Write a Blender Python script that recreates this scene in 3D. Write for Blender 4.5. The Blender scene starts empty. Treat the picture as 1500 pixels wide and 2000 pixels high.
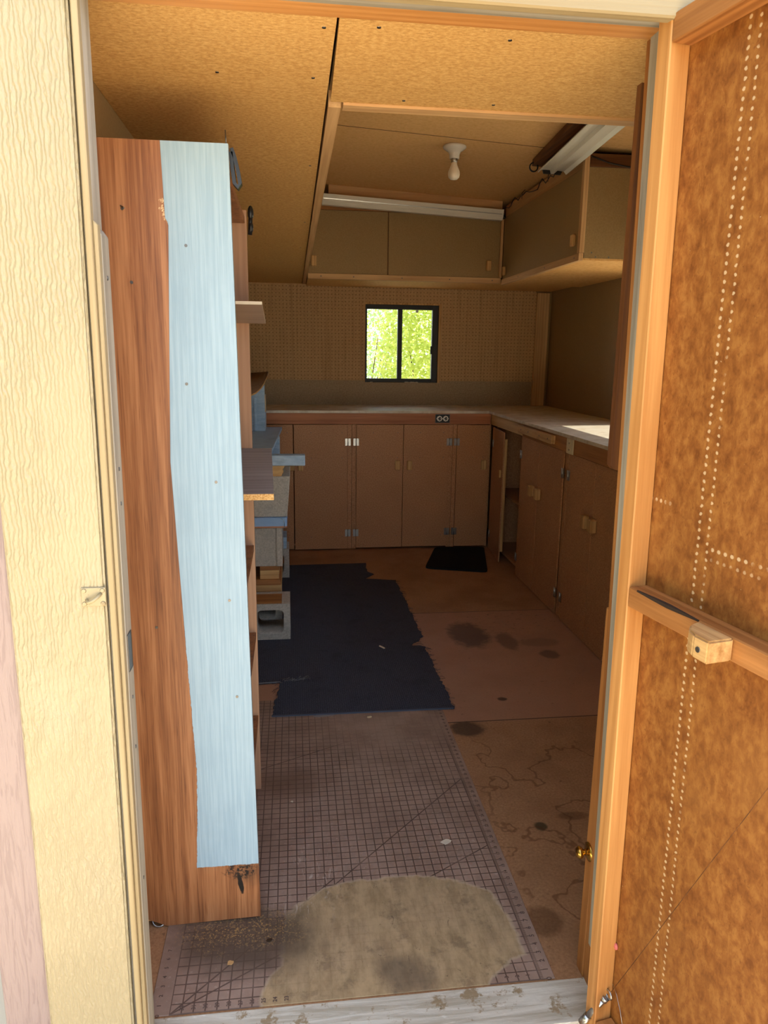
import bpy, bmesh, math, random
from mathutils import Vector, Matrix, noise as mnoise
random.seed(7)
scene = bpy.context.scene
COL = scene.collection
IN = 0.0254

# ------------------------------------------------------------------ nodes
class G:
    """small node-graph builder for one material"""
    def __init__(self, name):
        self.m = bpy.data.materials.new(name); self.m.use_nodes = True
        self.t = self.m.node_tree; self.t.nodes.clear()
        self.out = self.t.nodes.new('ShaderNodeOutputMaterial')
        self.b = self.t.nodes.new('ShaderNodeBsdfPrincipled')
        self.t.links.new(self.b.outputs[0], self.out.inputs[0])
        self._co = None
    def n(self, ty, **kw):
        nd = self.t.nodes.new('ShaderNode' + ty)
        for k, v in kw.items(): setattr(nd, k, v)
        return nd
    def put(self, sock, v):
        if hasattr(v, 'is_output'): self.t.links.new(v, sock)
        elif v is not None:
            if sock.type == 'RGBA' and len(v) == 3: v = (*v, 1)
            sock.default_value = v
    def co(self):
        if self._co is None:
            self._co = self.n('TexCoord').outputs['Object']
        return self._co
    def rnd(self):
        return self.n('ObjectInfo').outputs['Random']
    def sep(self, v):
        s = self.n('SeparateXYZ'); self.put(s.inputs[0], v); return s.outputs
    def comb(self, x, y, z):
        c = self.n('CombineXYZ'); self.put(c.inputs[0], x); self.put(c.inputs[1], y); self.put(c.inputs[2], z); return c.outputs[0]
    def ma(self, op, a, b=None, c=None, clamp=False):
        nd = self.n('Math', operation=op, use_clamp=clamp)
        self.put(nd.inputs[0], a)
        if b is not None: self.put(nd.inputs[1], b)
        if c is not None: self.put(nd.inputs[2], c)
        return nd.outputs[0]
    def vm(self, op, a, b=None):
        nd = self.n('VectorMath', operation=op); self.put(nd.inputs[0], a)
        if b is not None: self.put(nd.inputs[1], b)
        return nd.outputs[0]
    def noise(self, vec, scale=5, detail=3, rough=.5, dist=0):
        nd = self.n('TexNoise'); self.put(nd.inputs['Vector'], vec)
        nd.inputs['Scale'].default_value = scale; nd.inputs['Detail'].default_value = detail
        nd.inputs['Roughness'].default_value = rough; nd.inputs['Distortion'].default_value = dist
        return nd.outputs['Fac']
    def voro(self, vec, scale=5, feature='F1', rand=1.0):
        nd = self.n('TexVoronoi', feature=feature); self.put(nd.inputs['Vector'], vec)
        nd.inputs['Scale'].default_value = scale; nd.inputs['Randomness'].default_value = rand
        return nd.outputs['Distance']
    def ss(self, v, a, b):
        """smoothstep a..b -> 0..1"""
        nd = self.n('MapRange', interpolation_type='SMOOTHSTEP'); self.put(nd.inputs[0], v)
        if a <= b: nd.inputs[1].default_value, nd.inputs[2].default_value, nd.inputs[3].default_value, nd.inputs[4].default_value = a, b, 0, 1
        else: nd.inputs[1].default_value, nd.inputs[2].default_value, nd.inputs[3].default_value, nd.inputs[4].default_value = b, a, 1, 0
        return nd.outputs[0]
    def mix(self, f, a, b, blend='MIX'):
        nd = self.n('Mix', data_type='RGBA', blend_type=blend); nd.clamp_factor = True
        self.put(nd.inputs[0], f); self.put(nd.inputs[6], a); self.put(nd.inputs[7], b); return nd.outputs[2]
    def ramp(self, f, stops):
        nd = self.n('ValToRGB'); self.put(nd.inputs[0], f); e = nd.color_ramp.elements
        while len(e) < len(stops): e.new(.5)
        for i, (p, c) in enumerate(stops): e[i].position = p; e[i].color = (*c, 1)
        return nd.outputs[0]
    def scaled(self, v, sx, sy, sz, off=None):
        m = self.n('Mapping'); self.put(m.inputs[0], v); m.inputs['Scale'].default_value = (sx, sy, sz)
        if off is not None: self.put(m.inputs['Location'], off)
        return m.outputs[0]
    def blob(self, xy, cx, cy, rx, ry, soft=.3, rag=.25, nscale=20, rot=0.0):
        """ragged ellipse mask from a (x,y) socket pair"""
        x = self.ma('SUBTRACT', xy[0], cx); y = self.ma('SUBTRACT', xy[1], cy)
        if rot:
            c, s = math.cos(rot), math.sin(rot)
            x, y = self.ma('ADD', self.ma('MULTIPLY', x, c), self.ma('MULTIPLY', y, s)), self.ma('SUBTRACT', self.ma('MULTIPLY', y, c), self.ma('MULTIPLY', x, s))
        x = self.ma('DIVIDE', x, rx); y = self.ma('DIVIDE', y, ry)
        d = self.ma('SQRT', self.ma('ADD', self.ma('MULTIPLY', x, x), self.ma('MULTIPLY', y, y)))
        nz = self.noise(self.co(), nscale, 4, .6)
        d = self.ma('ADD', d, self.ma('MULTIPLY', self.ma('SUBTRACT', nz, .5), rag * 2))
        return self.ss(d, 1 + soft, 1 - soft)
    def line(self, v, period, width):
        """mask of lines at multiples of period"""
        f = self.ma('ABSOLUTE', self.ma('SUBTRACT', self.ma('FRACT', self.ma('ADD', self.ma('DIVIDE', v, period), .5)), .5))
        return self.ss(f, width / period * .9, width / period * .4)
    def finish(self, color, rough=.6, bump=None, bstr=.3, bdist=.01, metal=0, spec=.5):
        self.put(self.b.inputs['Base Color'], color); self.put(self.b.inputs['Roughness'], rough)
        self.b.inputs['Metallic'].default_value = metal
        self.b.inputs['Specular IOR Level'].default_value = spec
        if bump is not None:
            bn = self.n('Bump'); bn.inputs['Strength'].default_value = bstr; bn.inputs['Distance'].default_value = bdist
            self.put(bn.inputs['Height'], bump); self.t.links.new(bn.outputs[0], self.b.inputs['Normal'])
        return self.m

def srgb(r, g, b):
    f = lambda c: (c / 255 / 12.92) if c / 255 <= .04045 else ((c / 255 + .055) / 1.055) ** 2.4
    return (f(r), f(g), f(b))
def mul(c, k): return tuple(min(1, v * k) for v in c)

AX = {'x': (1, 0, 0), 'y': (0, 1, 0), 'z': (0, 0, 1)}
def wood(name, light, dark, axis='z', rough=.55, knots=.35, across=26, bstr=.15, spec=.35):
    g = G(name); r = g.rnd()
    off = g.comb(g.ma('MULTIPLY', r, 13.7), g.ma('MULTIPLY', r, 7.3), g.ma('MULTIPLY', r, 23.1))
    s = [across] * 3; s['xyz'.index(axis)] = across * .045
    v = g.scaled(g.co(), *s, off=off)
    grain = g.noise(v, 1, 5, .55, .7)
    s2 = [across * 9] * 3; s2['xyz'.index(axis)] = across * .22
    fine = g.noise(g.scaled(g.co(), *s2, off=off), 1, 2, .5)
    ring = g.n('TexWave', wave_type='BANDS', bands_direction={'x': 'Y', 'y': 'X', 'z': 'X'}[axis])
    g.put(ring.inputs['Vector'], v); ring.inputs['Scale'].default_value = .55; ring.inputs['Distortion'].default_value = 5
    ring.inputs['Detail'].default_value = 2
    f = g.ma('ADD', g.ma('MULTIPLY', grain, .62), g.ma('ADD', g.ma('MULTIPLY', fine, .25), g.ma('MULTIPLY', ring.outputs['Fac'], .13)))
    col = g.ramp(f, [(.32, dark), (.5, tuple((a + b) / 2 for a, b in zip(light, dark))), (.66, light)])
    if knots:
        sk = [7] * 3; sk['xyz'.index(axis)] = 3.1
        k = g.voro(g.scaled(g.co(), *sk, off=off), 1)
        km = g.ss(k, .13, .05)
        col = g.mix(g.ma('MULTIPLY', km, knots), col, mul(dark, .35))
    big = g.noise(g.vm('ADD', g.co(), off), 2.2, 2, .5)
    col = g.mix(.55, col, g.mix(big, mul(dark, .75), mul(light, 1.1)), 'MULTIPLY') if False else g.mix(g.ma('MULTIPLY', g.ss(big, .45, .75), .3), col, dark)
    return g.finish(col, rough, g.ma('ADD', fine, grain), bstr, .002, spec=spec)

def board(name, base, dark, light, fleck=.5, fs=170, mott=.5, rough=.7, extra=None, bstr=.12, spec=.3, stretch=(1, 1, 1)):
    """hardboard / particle board"""
    g = G(name)
    co = g.scaled(g.co(), *stretch) if stretch != (1, 1, 1) else g.co()
    a = g.noise(co, fs, 3, .6); b = g.noise(co, fs * 2.3, 2, .5); c = g.noise(g.co(), 4.5, 4, .6)
    col = g.ramp(a, [(.3, dark), (.5, base), (.72, light)])
    col = g.mix(g.ma('MULTIPLY', g.ss(b, .6, .72), fleck), col, mul(dark, .45))
    col = g.mix(g.ma('MULTIPLY', g.ss(c, .4, .75), mott), col, dark)
    if extra: col = extra(g, col)
    return g.finish(col, rough, a, bstr, .002, spec=spec)

def plain(name, col, rough=.5, metal=0, var=.12, ns=30, bump=0, spec=.5):
    g = G(name); a = g.noise(g.co(), ns, 4, .6)
    return g.finish(g.mix(g.ma('MULTIPLY', a, var * 2), col, mul(col, .5)), rough, a if bump else None, bump, .002, metal, spec)

# ------------------------------------------------------------------ geometry
def B(): return bmesh.new()
def hexa(bm, p):
    """8 points: bottom 4 (ccw from above), top 4"""
    v = [bm.verts.new(q) for q in p]
    fs = [(3, 2, 1, 0), (4, 5, 6, 7), (0, 1, 5, 4), (1, 2, 6, 5), (2, 3, 7, 6), (3, 0, 4, 7)]
    for f in fs: bm.faces.new([v[i] for i in f])
    return v
def box(bm, x0, x1, y0, y1, z0, z1, bev=0.0, M=None):
    if x0 > x1: x0, x1 = x1, x0
    if y0 > y1: y0, y1 = y1, y0
    if z0 > z1: z0, z1 = z1, z0
    t = bmesh.new()
    hexa(t, [(x0, y0, z0), (x1, y0, z0), (x1, y1, z0), (x0, y1, z0), (x0, y0, z1), (x1, y0, z1), (x1, y1, z1), (x0, y1, z1)])
    if bev: bmesh.ops.bevel(t, geom=list(t.edges), offset=bev, segments=1, affect='EDGES', profile=.5)
    merge(bm, t, M); return bm
def merge(bm, t, M=None):
    if M is not None: t.transform(M)
    mp = {v: bm.verts.new(v.co) for v in t.verts}
    for f in t.faces:
        nf = bm.faces.new([mp[v] for v in f.verts]); nf.smooth = f.smooth; nf.material_index = f.material_index
    t.free()
def cyl(bm, p0, p1, r0, r1=None, seg=20, cap=True):
    r1 = r0 if r1 is None else r1
    p0, p1 = Vector(p0), Vector(p1); d = p1 - p0
    t = bmesh.new()
    bmesh.ops.create_cone(t, cap_ends=cap, segments=seg, radius1=r0, radius2=r1, depth=d.length)
    M = Matrix.Translation((p0 + p1) / 2) @ d.to_track_quat('Z', 'Y').to_matrix().to_4x4()
    for f in t.faces: f.smooth = len(f.verts) == 4
    merge(bm, t, M)
def lathe(bm, prof, seg=28, M=None):
    """prof: list of (r,z)"""
    t = bmesh.new(); rings = []
    for r, z in prof:
        rings.append([t.verts.new((r * math.cos(2 * math.pi * i / seg), r * math.sin(2 * math.pi * i / seg), z)) for i in range(seg)] if r > 1e-6 else [t.verts.new((0, 0, z))])
    for a, b in zip(rings, rings[1:]):
        for i in range(seg):
            j = (i + 1) % seg
            q = [a[i % len(a)], a[j % len(a)], b[j % len(b)], b[i % len(b)]]
            q = list(dict.fromkeys(q))
            if len(q) > 2:
                f = t.faces.new(q); f.smooth = True
    bmesh.ops.recalc_face_normals(t, faces=t.faces[:])
    merge(bm, t, M)
def tube(bm, pts, r, seg=8, closed=False):
    pts = [Vector(p) for p in pts]; n = len(pts); rings = []
    for i, p in enumerate(pts):
        a = pts[(i - 1) % n] if (closed or i > 0) else p; b = pts[(i + 1) % n] if (closed or i < n - 1) else p
        q = (b - a).normalized().to_track_quat('Z', 'Y')
        rings.append([bm.verts.new(p + q @ Vector((r * math.cos(2 * math.pi * k / seg), r * math.sin(2 * math.pi * k / seg), 0))) for k in range(seg)])
    for i in range(n if closed else n - 1):
        A, Bq = rings[i], rings[(i + 1) % n]
        for k in range(seg):
            f = bm.faces.new([A[k], A[(k + 1) % seg], Bq[(k + 1) % seg], Bq[k]]); f.smooth = True
    if not closed:
        bm.faces.new(list(reversed(rings[0]))); bm.faces.new(rings[-1])
def prism(bm, poly, z0, z1, M=None):
    """poly: xy outline ccw, extruded in z"""
    t = bmesh.new()
    a = [t.verts.new((x, y, z0)) for x, y in poly]; b = [t.verts.new((x, y, z1)) for x, y in poly]
    n = len(poly)
    t.faces.new(list(reversed(a))); t.faces.new(b)
    for i in range(n): t.faces.new([a[i], a[(i + 1) % n], b[(i + 1) % n], b[i]])
    bmesh.ops.recalc_face_normals(t, faces=t.faces[:])
    merge(bm, t, M)
def rail(bm, prof, axis_pts):
    """sweep a closed (u,w) profile between two frames: axis_pts=[(origin,uvec,wvec),...]"""
    t = bmesh.new(); rs = []
    for o, u, w in axis_pts:
        o, u, w = Vector(o), Vector(u), Vector(w)
        rs.append([t.verts.new(o + u * a + w * b) for a, b in prof])
    n = len(prof)
    for A, Bq in zip(rs, rs[1:]):
        for i in range(n): t.faces.new([A[i], A[(i + 1) % n], Bq[(i + 1) % n], Bq[i]])
    t.faces.new(list(reversed(rs[0]))); t.faces.new(rs[-1])
    bmesh.ops.recalc_face_normals(t, faces=t.faces[:])
    merge(bm, t)

def obj(name, bm, mat, parent=None, smooth=False):
    me = bpy.data.meshes.new(name); 
    if smooth:
        for f in bm.faces: f.smooth = True
    if parent is None:
        xs = [v.co for v in bm.verts]
        c = Vector(((min(v.x for v in xs) + max(v.x for v in xs)) / 2, (min(v.y for v in xs) + max(v.y for v in xs)) / 2, min(v.z for v in xs)))
        bm.transform(Matrix.Translation(-c))
    else:
        w = parent.matrix_world if parent.parent is None else parent.parent.matrix_world @ parent.matrix_basis
        bm.transform(w.inverted())
    bm.to_mesh(me); bm.free()
    for m in (mat if isinstance(mat, (list, tuple)) else [mat]): me.materials.append(m)
    o = bpy.data.objects.new(name, me); COL.objects.link(o)
    if parent is None: o.location = c; o.matrix_world = Matrix.Translation(c)
    else: o.parent = parent
    return o
def tag(o, label=None, cat=None, group=None, kind=None):
    if label: o['label'] = label
    if cat: o['category'] = cat
    if group: o['group'] = group
    if kind: o['kind'] = kind
    return o
def thing(name, label, cat, loc, rotz=0.0, group=None, kind=None):
    o = bpy.data.objects.new(name, None); COL.objects.link(o); o.empty_display_size = .05
    M = Matrix.Translation(loc) @ Matrix.Rotation(rotz, 4, 'Z')
    o.location = loc; o.rotation_euler = (0, 0, rotz); o.matrix_world = M
    return tag(o, label, cat, group, kind)
def bxo(name, mat, parent, x0, x1, y0, y1, z0, z1, bev=.0015):
    return obj(name, box(B(), x0, x1, y0, y1, z0, z1, bev), mat, parent)

# ------------------------------------------------------------------ materials
PINE = lambda ax, n='pine': MAT(n + '_' + ax)
_cache = {}
def MAT(k):
    if k not in _cache: _cache[k] = DEFS[k]()
    return _cache[k]
DEFS = {}
for ax in 'xyz':
    DEFS['pine_' + ax] = lambda ax=ax: wood('pine ' + ax, srgb(208, 152, 90), srgb(172, 114, 58), ax, .5, .45)
    DEFS['oldpine_' + ax] = lambda ax=ax: wood('aged pine ' + ax, srgb(184, 126, 70), srgb(128, 78, 36), ax, .55, .4)
    DEFS['trim_' + ax] = lambda ax=ax: wood('pale trim ' + ax, srgb(214, 174, 124), srgb(178, 134, 88), ax, .6, .2)
    DEFS['red_' + ax] = lambda ax=ax: wood('red fir ' + ax, srgb(192, 126, 84), srgb(138, 80, 48), ax, .55, .7)
    DEFS['darkwood_' + ax] = lambda ax=ax: wood('dark wood ' + ax, srgb(122, 76, 38), srgb(70, 38, 16), ax, .6, .3)
    DEFS['grey_' + ax] = lambda ax=ax: wood('weathered grey wood ' + ax, srgb(178, 170, 154), srgb(130, 121, 106), ax, .8, .15, 34, .35, .15)
    DEFS['raw_' + ax] = lambda ax=ax: wood('raw softwood ' + ax, srgb(216, 176, 118), srgb(164, 118, 68), ax, .65, .25)
    DEFS['creamwood_' + ax] = lambda ax=ax: wood('cream painted wood ' + ax, srgb(166, 150, 116), srgb(150, 130, 94), ax, .6, 0, 30, .3, .3)

def cream_siding():
    g = G('cream siding paint'); co = g.co()
    w = g.n('TexWave', wave_type='BANDS', bands_direction='X'); g.put(w.inputs['Vector'], g.scaled(co, 1, 1, .5))
    w.inputs['Scale'].default_value = 44; w.inputs['Distortion'].default_value = 7; w.inputs['Detail'].default_value = 3; w.inputs['Detail Scale'].default_value = 1.6
    w2 = g.noise(g.scaled(co, 260, 120, 90), 1, 3, .6, .6)
    big = g.noise(co, 3.5, 3, .6); amp = g.ss(g.noise(co, 5, 2, .5), .3, .6)
    h = g.ma('ADD', g.ma('MULTIPLY', w.outputs['Fac'], g.ma('ADD', .35, g.ma('MULTIPLY', amp, .65))), g.ma('MULTIPLY', w2, .5))
    col = g.mix(w2, srgb(156, 141, 109), srgb(166, 152, 121))
    col = g.mix(g.ma('MULTIPLY', g.ss(w.outputs['Fac'], .22, .05), .2), col, srgb(146, 128, 95))
    col = g.mix(g.ma('MULTIPLY', g.ss(big, .5, .7), .35), col, srgb(160, 146, 124))
    return g.finish(col, g.ramp(big, [(.4, (.5,) * 3), (.65, (.25,) * 3)]), h, .5, .004, spec=.45)
DEFS['cream'] = cream_siding
def mauve_siding():
    g = G('mauve siding paint'); co = g.co()
    w1 = g.noise(g.scaled(co, 110, 60, 9), 1, 3, .55, 1.2)
    col = g.mix(g.ss(w1, .4, .5), srgb(134, 114, 110), srgb(144, 124, 119))
    return g.finish(col, .5, w1, .7, .004)
DEFS['mauve'] = mauve_siding

def soffit_extra(g, col):
    b = g.noise(g.scaled(g.co(), 60, 400, 1), 1, 2, .5)
    col = g.mix(g.ma('MULTIPLY', g.ss(b, .66, .78), .5), col, srgb(92, 60, 26))
    w = g.noise(g.co(), 9, 5, .7)
    return g.mix(g.ma('MULTIPLY', g.ss(w, .66, .8), .35), col, srgb(214, 178, 130))
DEFS['soffit'] = lambda: board('ochre particle board', srgb(204, 158, 94), srgb(184, 136, 74), srgb(220, 178, 114), .5, 170, .12, .75, soffit_extra, stretch=(.6, 1, 1))
DEFS['ceilboard'] = lambda: board('tan ceiling hardboard', srgb(224, 178, 118), srgb(214, 166, 104), srgb(230, 186, 128), .04, 60, .15, .7)
DEFS['olive'] = lambda: board('olive brown hardboard', srgb(152, 124, 82), srgb(145, 117, 76), srgb(158, 130, 88), .08, 140, .3, .55)
DEFS['splash'] = lambda: board('grey brown hardboard', srgb(156, 134, 104), srgb(140, 118, 88), srgb(170, 148, 118), .15, 90, .3, .6)
DEFS['doorboard'] = lambda: board('red brown hardboard', srgb(182, 130, 88), srgb(156, 106, 68), srgb(202, 154, 112), .35, 150, .25, .5)
DEFS['ledge'] = lambda: board('under board', srgb(220, 170, 104), srgb(204, 150, 84), srgb(228, 184, 122), .1, 50, .2, .65)

def pegboard():
    g = G('brown pegboard'); s = g.sep(g.co())
    def cell(v): return g.ma('SUBTRACT', g.ma('FRACT', g.ma('DIVIDE', v, .0262)), .5)
    a, b = cell(s[0]), cell(s[2])
    d = g.ma('SQRT', g.ma('ADD', g.ma('MULTIPLY', a, a), g.ma('MULTIPLY', b, b)))
    hole = g.ss(d, .17, .12)
    n = g.noise(g.co(), 120, 3, .6); c = g.noise(g.scaled(g.co(), 30, 1, 1.2), 1, 3, .6)
    col = g.ramp(n, [(.3, srgb(174, 138, 94)), (.7, srgb(196, 160, 114))])
    col = g.mix(g.ma('MULTIPLY', g.ss(c, .5, .72), .35), col, srgb(134, 98, 60))
    col = g.mix(g.ma('MULTIPLY', hole, .7), col, srgb(80, 54, 30))
    return g.finish(col, .65, g.ma('SUBTRACT', 1, hole), .5, .003, spec=.3)
DEFS['peg'] = pegboard

def floor_mat():
    # object origin is at (0,0,0): object coords are world coords
    g = G('stained floor hardboard'); s = g.sep(g.co()); xy = (s[0], s[1])
    a = g.noise(g.co(), 130, 3, .6); c = g.noise(g.co(), 3.2, 5, .62); d = g.noise(g.co(), 40, 3, .7)
    col = g.ramp(a, [(.3, srgb(150, 110, 76)), (.7, srgb(180, 138, 100))])
    col = g.mix(g.ma('MULTIPLY', g.ss(c, .42, .7), .5), col, srgb(132, 94, 62))
    # redder / paler sheet between the two seams
    mid = g.ma('MULTIPLY', g.ss(s[1], 2.53, 2.55), g.ss(s[1], 3.78, 3.76))
    col = g.mix(g.ma('MULTIPLY', mid, .6), col, srgb(176, 134, 112))
    col = g.mix(g.ma('MULTIPLY', g.ss(d, .62, .74), .5), col, srgb(84, 54, 32))
    # damp stains
    for (cx, cy, rx, ry, k, cc) in ((.885, 3.43, .10, .165, .75, (74, 58, 48)), (1.06, 3.33, .05, .11, .6, (84, 64, 52)), (1.22, 3.15, .045, .05, .65, (70, 56, 46)),
                                   (1.22, 3.3, .1, .05, .35, (96, 78, 62)), (.655, 2.49, .065, .055, .8, (62, 46, 38)), (.86, 2.72, .02, .015, .8, (40, 30, 24)),
                                   (.74, 1.89, .02, .02, .85, (60, 52, 34)), (.86, 1.93, .05, .02, .5, (84, 50, 24)), (.62, 1.52, .05, .05, .6, (84, 52, 28)), (1.03, 2.02, .03, .03, .5, (84, 50, 24))):
        col = g.mix(g.ma('MULTIPLY', g.blob(xy, cx, cy, rx, ry, .25, .45, 22), k), col, srgb(*cc))
    # scattered scuffs near the far seam
    sc = g.ss(g.noise(g.scaled(g.co(), 26, 60, 1), 1, 3, .7), .6, .68)
    col = g.mix(g.ma('MULTIPLY', g.ma('MULTIPLY', sc, g.blob(xy, 1.12, 3.62, .32, .2, .4, .2, 5)), .8), col, srgb(62, 50, 42))
    # meandering water line stains
    wv = g.n('TexNoise'); g.put(wv.inputs['Vector'], g.co()); wv.inputs['Scale'].default_value = 3.6; wv.inputs['Detail'].default_value = 4
    ln = g.ss(g.ma('ABSOLUTE', g.ma('SUBTRACT', wv.outputs['Fac'], .5)), .012, .003)
    near = g.ma('MULTIPLY', g.ss(s[1], 2.5, 2.3), g.ss(s[0], .55, .65))
    col = g.mix(g.ma('MULTIPLY', g.ma('MULTIPLY', ln, near), .55), col, srgb(92, 52, 24))
    # sheet seams
    for y in (2.545, 3.763):
        sm = g.ss(g.ma('ABSOLUTE', g.ma('SUBTRACT', s[1], y)), .0045, .002)
        col = g.mix(g.ma('MULTIPLY', sm, .85), col, srgb(44, 26, 14))
    return g.finish(col, g.ramp(c, [(.3, (.45,) * 3), (.7, (.65,) * 3)]), a, .12, .002, spec=.35)
DEFS['floor'] = floor_mat

MX, MY = .5524, 1.3477     # cutting mat grid origin (bottom right zero)
def mat_mat():
    # object origin at the grid zero: x runs negative to the other side, y runs into the shed
    g = G('taupe cutting mat'); s = g.sep(g.co()); x = g.ma('MULTIPLY', s[0], -1); y = s[1]; xy = (x, y)
    c = g.noise(g.co(), 6, 5, .65); f = g.noise(g.co(), 90, 3, .6); st = g.noise(g.scaled(g.co(), 30, 12, 1), 1, 4, .7)
    base = g.mix(g.ss(c, .35, .65), srgb(164, 138, 121), srgb(144, 119, 103))
    base = g.mix(g.ma('MULTIPLY', g.ss(c, .62, .75), .5), base, srgb(110, 92, 80))
    base = g.mix(g.ma('MULTIPLY', g.ss(g.ma('ABSOLUTE', g.ma('SUBTRACT', f, .5)), .14, .2), .25), base, srgb(196, 180, 166))
    ink = srgb(74, 54, 46)
    inside = g.ma('MULTIPLY', g.ma('MULTIPLY', g.ss(x, -.001, .0), g.ss(x, 33 * IN + .001, 33 * IN)), g.ss(y, -.0005, 0))
    L = g.ma('MAXIMUM', g.line(x, IN, .0023), g.line(y, IN, .0023))
    # diagonal guides
    def diag(x0, y0, ang, lo, hi, w=.0024):
        sx, cx = math.sin(ang), math.cos(ang)
        d = g.ma('SUBTRACT', g.ma('MULTIPLY', g.ma('SUBTRACT', x, x0), sx), g.ma('MULTIPLY', g.ma('SUBTRACT', y, y0), cx))
        return g.ma('MULTIPLY', g.ma('MULTIPLY', g.ss(g.ma('ABSOLUTE', d), w, w * .5), g.ss(x, lo, lo + .001)), g.ss(x, hi, hi - .001))
    for a in ((0, 32 * IN, -math.pi / 4, 0, 26 * IN), (0, 18.5 * IN, -math.pi / 6, 0, 20 * IN), (33 * IN, 0, -math.pi / 4, 18 * IN, 33 * IN), (33 * IN, 0, -math.pi / 6, 20 * IN, 33 * IN), (33 * IN, 34 * IN, -math.pi / 7, 6 * IN, 33 * IN)):
        L = g.ma('MAXIMUM', L, diag(*a))
    # ruler ticks: eighths outside the frame
    tb = g.ma('MULTIPLY', g.line(x, IN / 8, .0012), g.ma('MULTIPLY', g.ss(y, -.009, -.0085), g.ss(y, .001, 0)))
    tb = g.ma('MULTIPLY', tb, g.ma('MULTIPLY', g.ss(x, 0, .001), g.ss(x, 33 * IN + .002, 33 * IN + .001)))
    tr = g.ma('MULTIPLY', g.line(y, IN / 8, .0012), g.ma('MULTIPLY', g.ss(x, -.009, -.0085), g.ss(x, .001, 0)))
    tr = g.ma('MULTIPLY', tr, g.ss(y, 0, .001))
    tl = g.ma('MULTIPLY', g.line(y, IN, .0016), g.ma('MULTIPLY', g.ss(x, -.017, -.0165), g.ss(x, .001, 0)))
    edge = g.ma('MAXIMUM', g.ss(g.ma('ABSOLUTE', x), .0022, .001), g.ss(g.ma('ABSOLUTE', y), .0016, .0008))
    edge = g.ma('MULTIPLY', edge, g.ma('MULTIPLY', g.ss(x, 33.05 * IN, 33.0 * IN), g.ma('MULTIPLY', g.ss(y, -.001, 0), g.ss(x, -.002, -.001))))
    lines = g.ma('MAXIMUM', g.ma('MAXIMUM', g.ma('MULTIPLY', L, inside), edge), g.ma('MAXIMUM', g.ma('MAXIMUM', tb, tr), tl))
    fade = g.ss(g.noise(g.co(), 5, 3, .6), .3, .5)
    lines = g.ma('MULTIPLY', lines, g.ma('ADD', .35, g.ma('MULTIPLY', fade, .45)))
    farfade = g.ma('SUBTRACT', 1, g.ma('MULTIPLY', g.blob(xy, .2, 1.22, .28, .2, .5, .2, 6), .85))
    col = g.mix(g.ma('MULTIPLY', lines, farfade), base, ink)
    # the patch by the threshold where feet wore the print away
    ux = g.ma('POWER', g.ma('ABSOLUTE', g.ma('DIVIDE', g.ma('SUBTRACT', x, .307), .29)), 2.7); uy = g.ma('POWER', g.ma('ABSOLUTE', g.ma('DIVIDE', g.ma('SUBTRACT', y, .135), .232)), 2.7)
    dd = g.ma('POWER', g.ma('ADD', ux, uy), 1 / 2.7)
    dd = g.ma('ADD', dd, g.ma('MULTIPLY', g.ma('SUBTRACT', g.noise(g.co(), 8, 4, .6), .5), .3))
    worn = g.ss(dd, 1.03, .97)
    wl = g.blob(xy, .52, .02, .12, .11, .05, .15, 8)
    worn = g.ma('MULTIPLY', g.ma('MAXIMUM', worn, wl), g.ma('SUBTRACT', 1, g.blob(xy, .0, -.03, .13, .10, .06, .3, 9)))
    wcol = g.mix(g.ss(st, .35, .7), srgb(184, 158, 118), srgb(154, 130, 94))
    wcol = g.mix(g.ma('MULTIPLY', g.ss(g.noise(g.co(), 14, 5, .7), .52, .66), .55), wcol, srgb(112, 94, 70))
    sc2 = g.ss(g.noise(g.scaled(g.co(), 50, 22, 1), 1, 4, .75, 1.0), .64, .72)
    wcol = g.mix(g.ma('MULTIPLY', sc2, .8), wcol, srgb(84, 66, 46))
    rim = g.ma('MULTIPLY', g.ma('MULTIPLY', worn, g.ma('SUBTRACT', 1, worn)), 4)
    wm = g.ma('MULTIPLY', worn, g.ma('ADD', .82, g.ma('MULTIPLY', g.ss(c, .3, .7), .14)))
    col = g.mix(wm, col, wcol)
    col = g.mix(g.ma('MULTIPLY', rim, .3), col, srgb(204, 186, 156))
    # dark smears and sawdust by the bookcase foot
    dk = g.blob(xy, .69, .20, .17, .11, .5, .55, 7, .25)
    col = g.mix(g.ma('MULTIPLY', dk, .9), col, srgb(84, 70, 58))
    dk2 = g.blob(xy, .31, .05, .07, .05, .5, .6, 16, .6)
    col = g.mix(g.ma('MULTIPLY', dk2, .6), col, srgb(90, 76, 64))
    dust = g.ma('MULTIPLY', g.ss(g.noise(g.co(), 190, 3, .8), .54, .62), g.blob(xy, .69, .225, .13, .055, .7, .7, 12))
    col = g.mix(g.ma('MULTIPLY', dust, .75), col, srgb(196, 158, 96))
    # pale scuffs
    pale = g.ma('MULTIPLY', g.ss(g.noise(g.scaled(g.co(), 70, 16, 1), 1, 4, .8, .8), .57, .68), g.blob(xy, .52, .36, .09, .12, .5, .4, 12))
    col = g.mix(g.ma('MULTIPLY', pale, .6), col, srgb(198, 184, 168))
    brown = g.blob(xy, .60, .86, .12, .08, .7, .5, 7)
    col = g.mix(g.ma('MULTIPLY', brown, .5), col, srgb(104, 76, 58))
    return g.finish(col, g.ma('ADD', .5, g.ma('MULTIPLY', worn, .25)), f, .1, .001, spec=.3)
DEFS['cutmat'] = mat_mat

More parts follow.
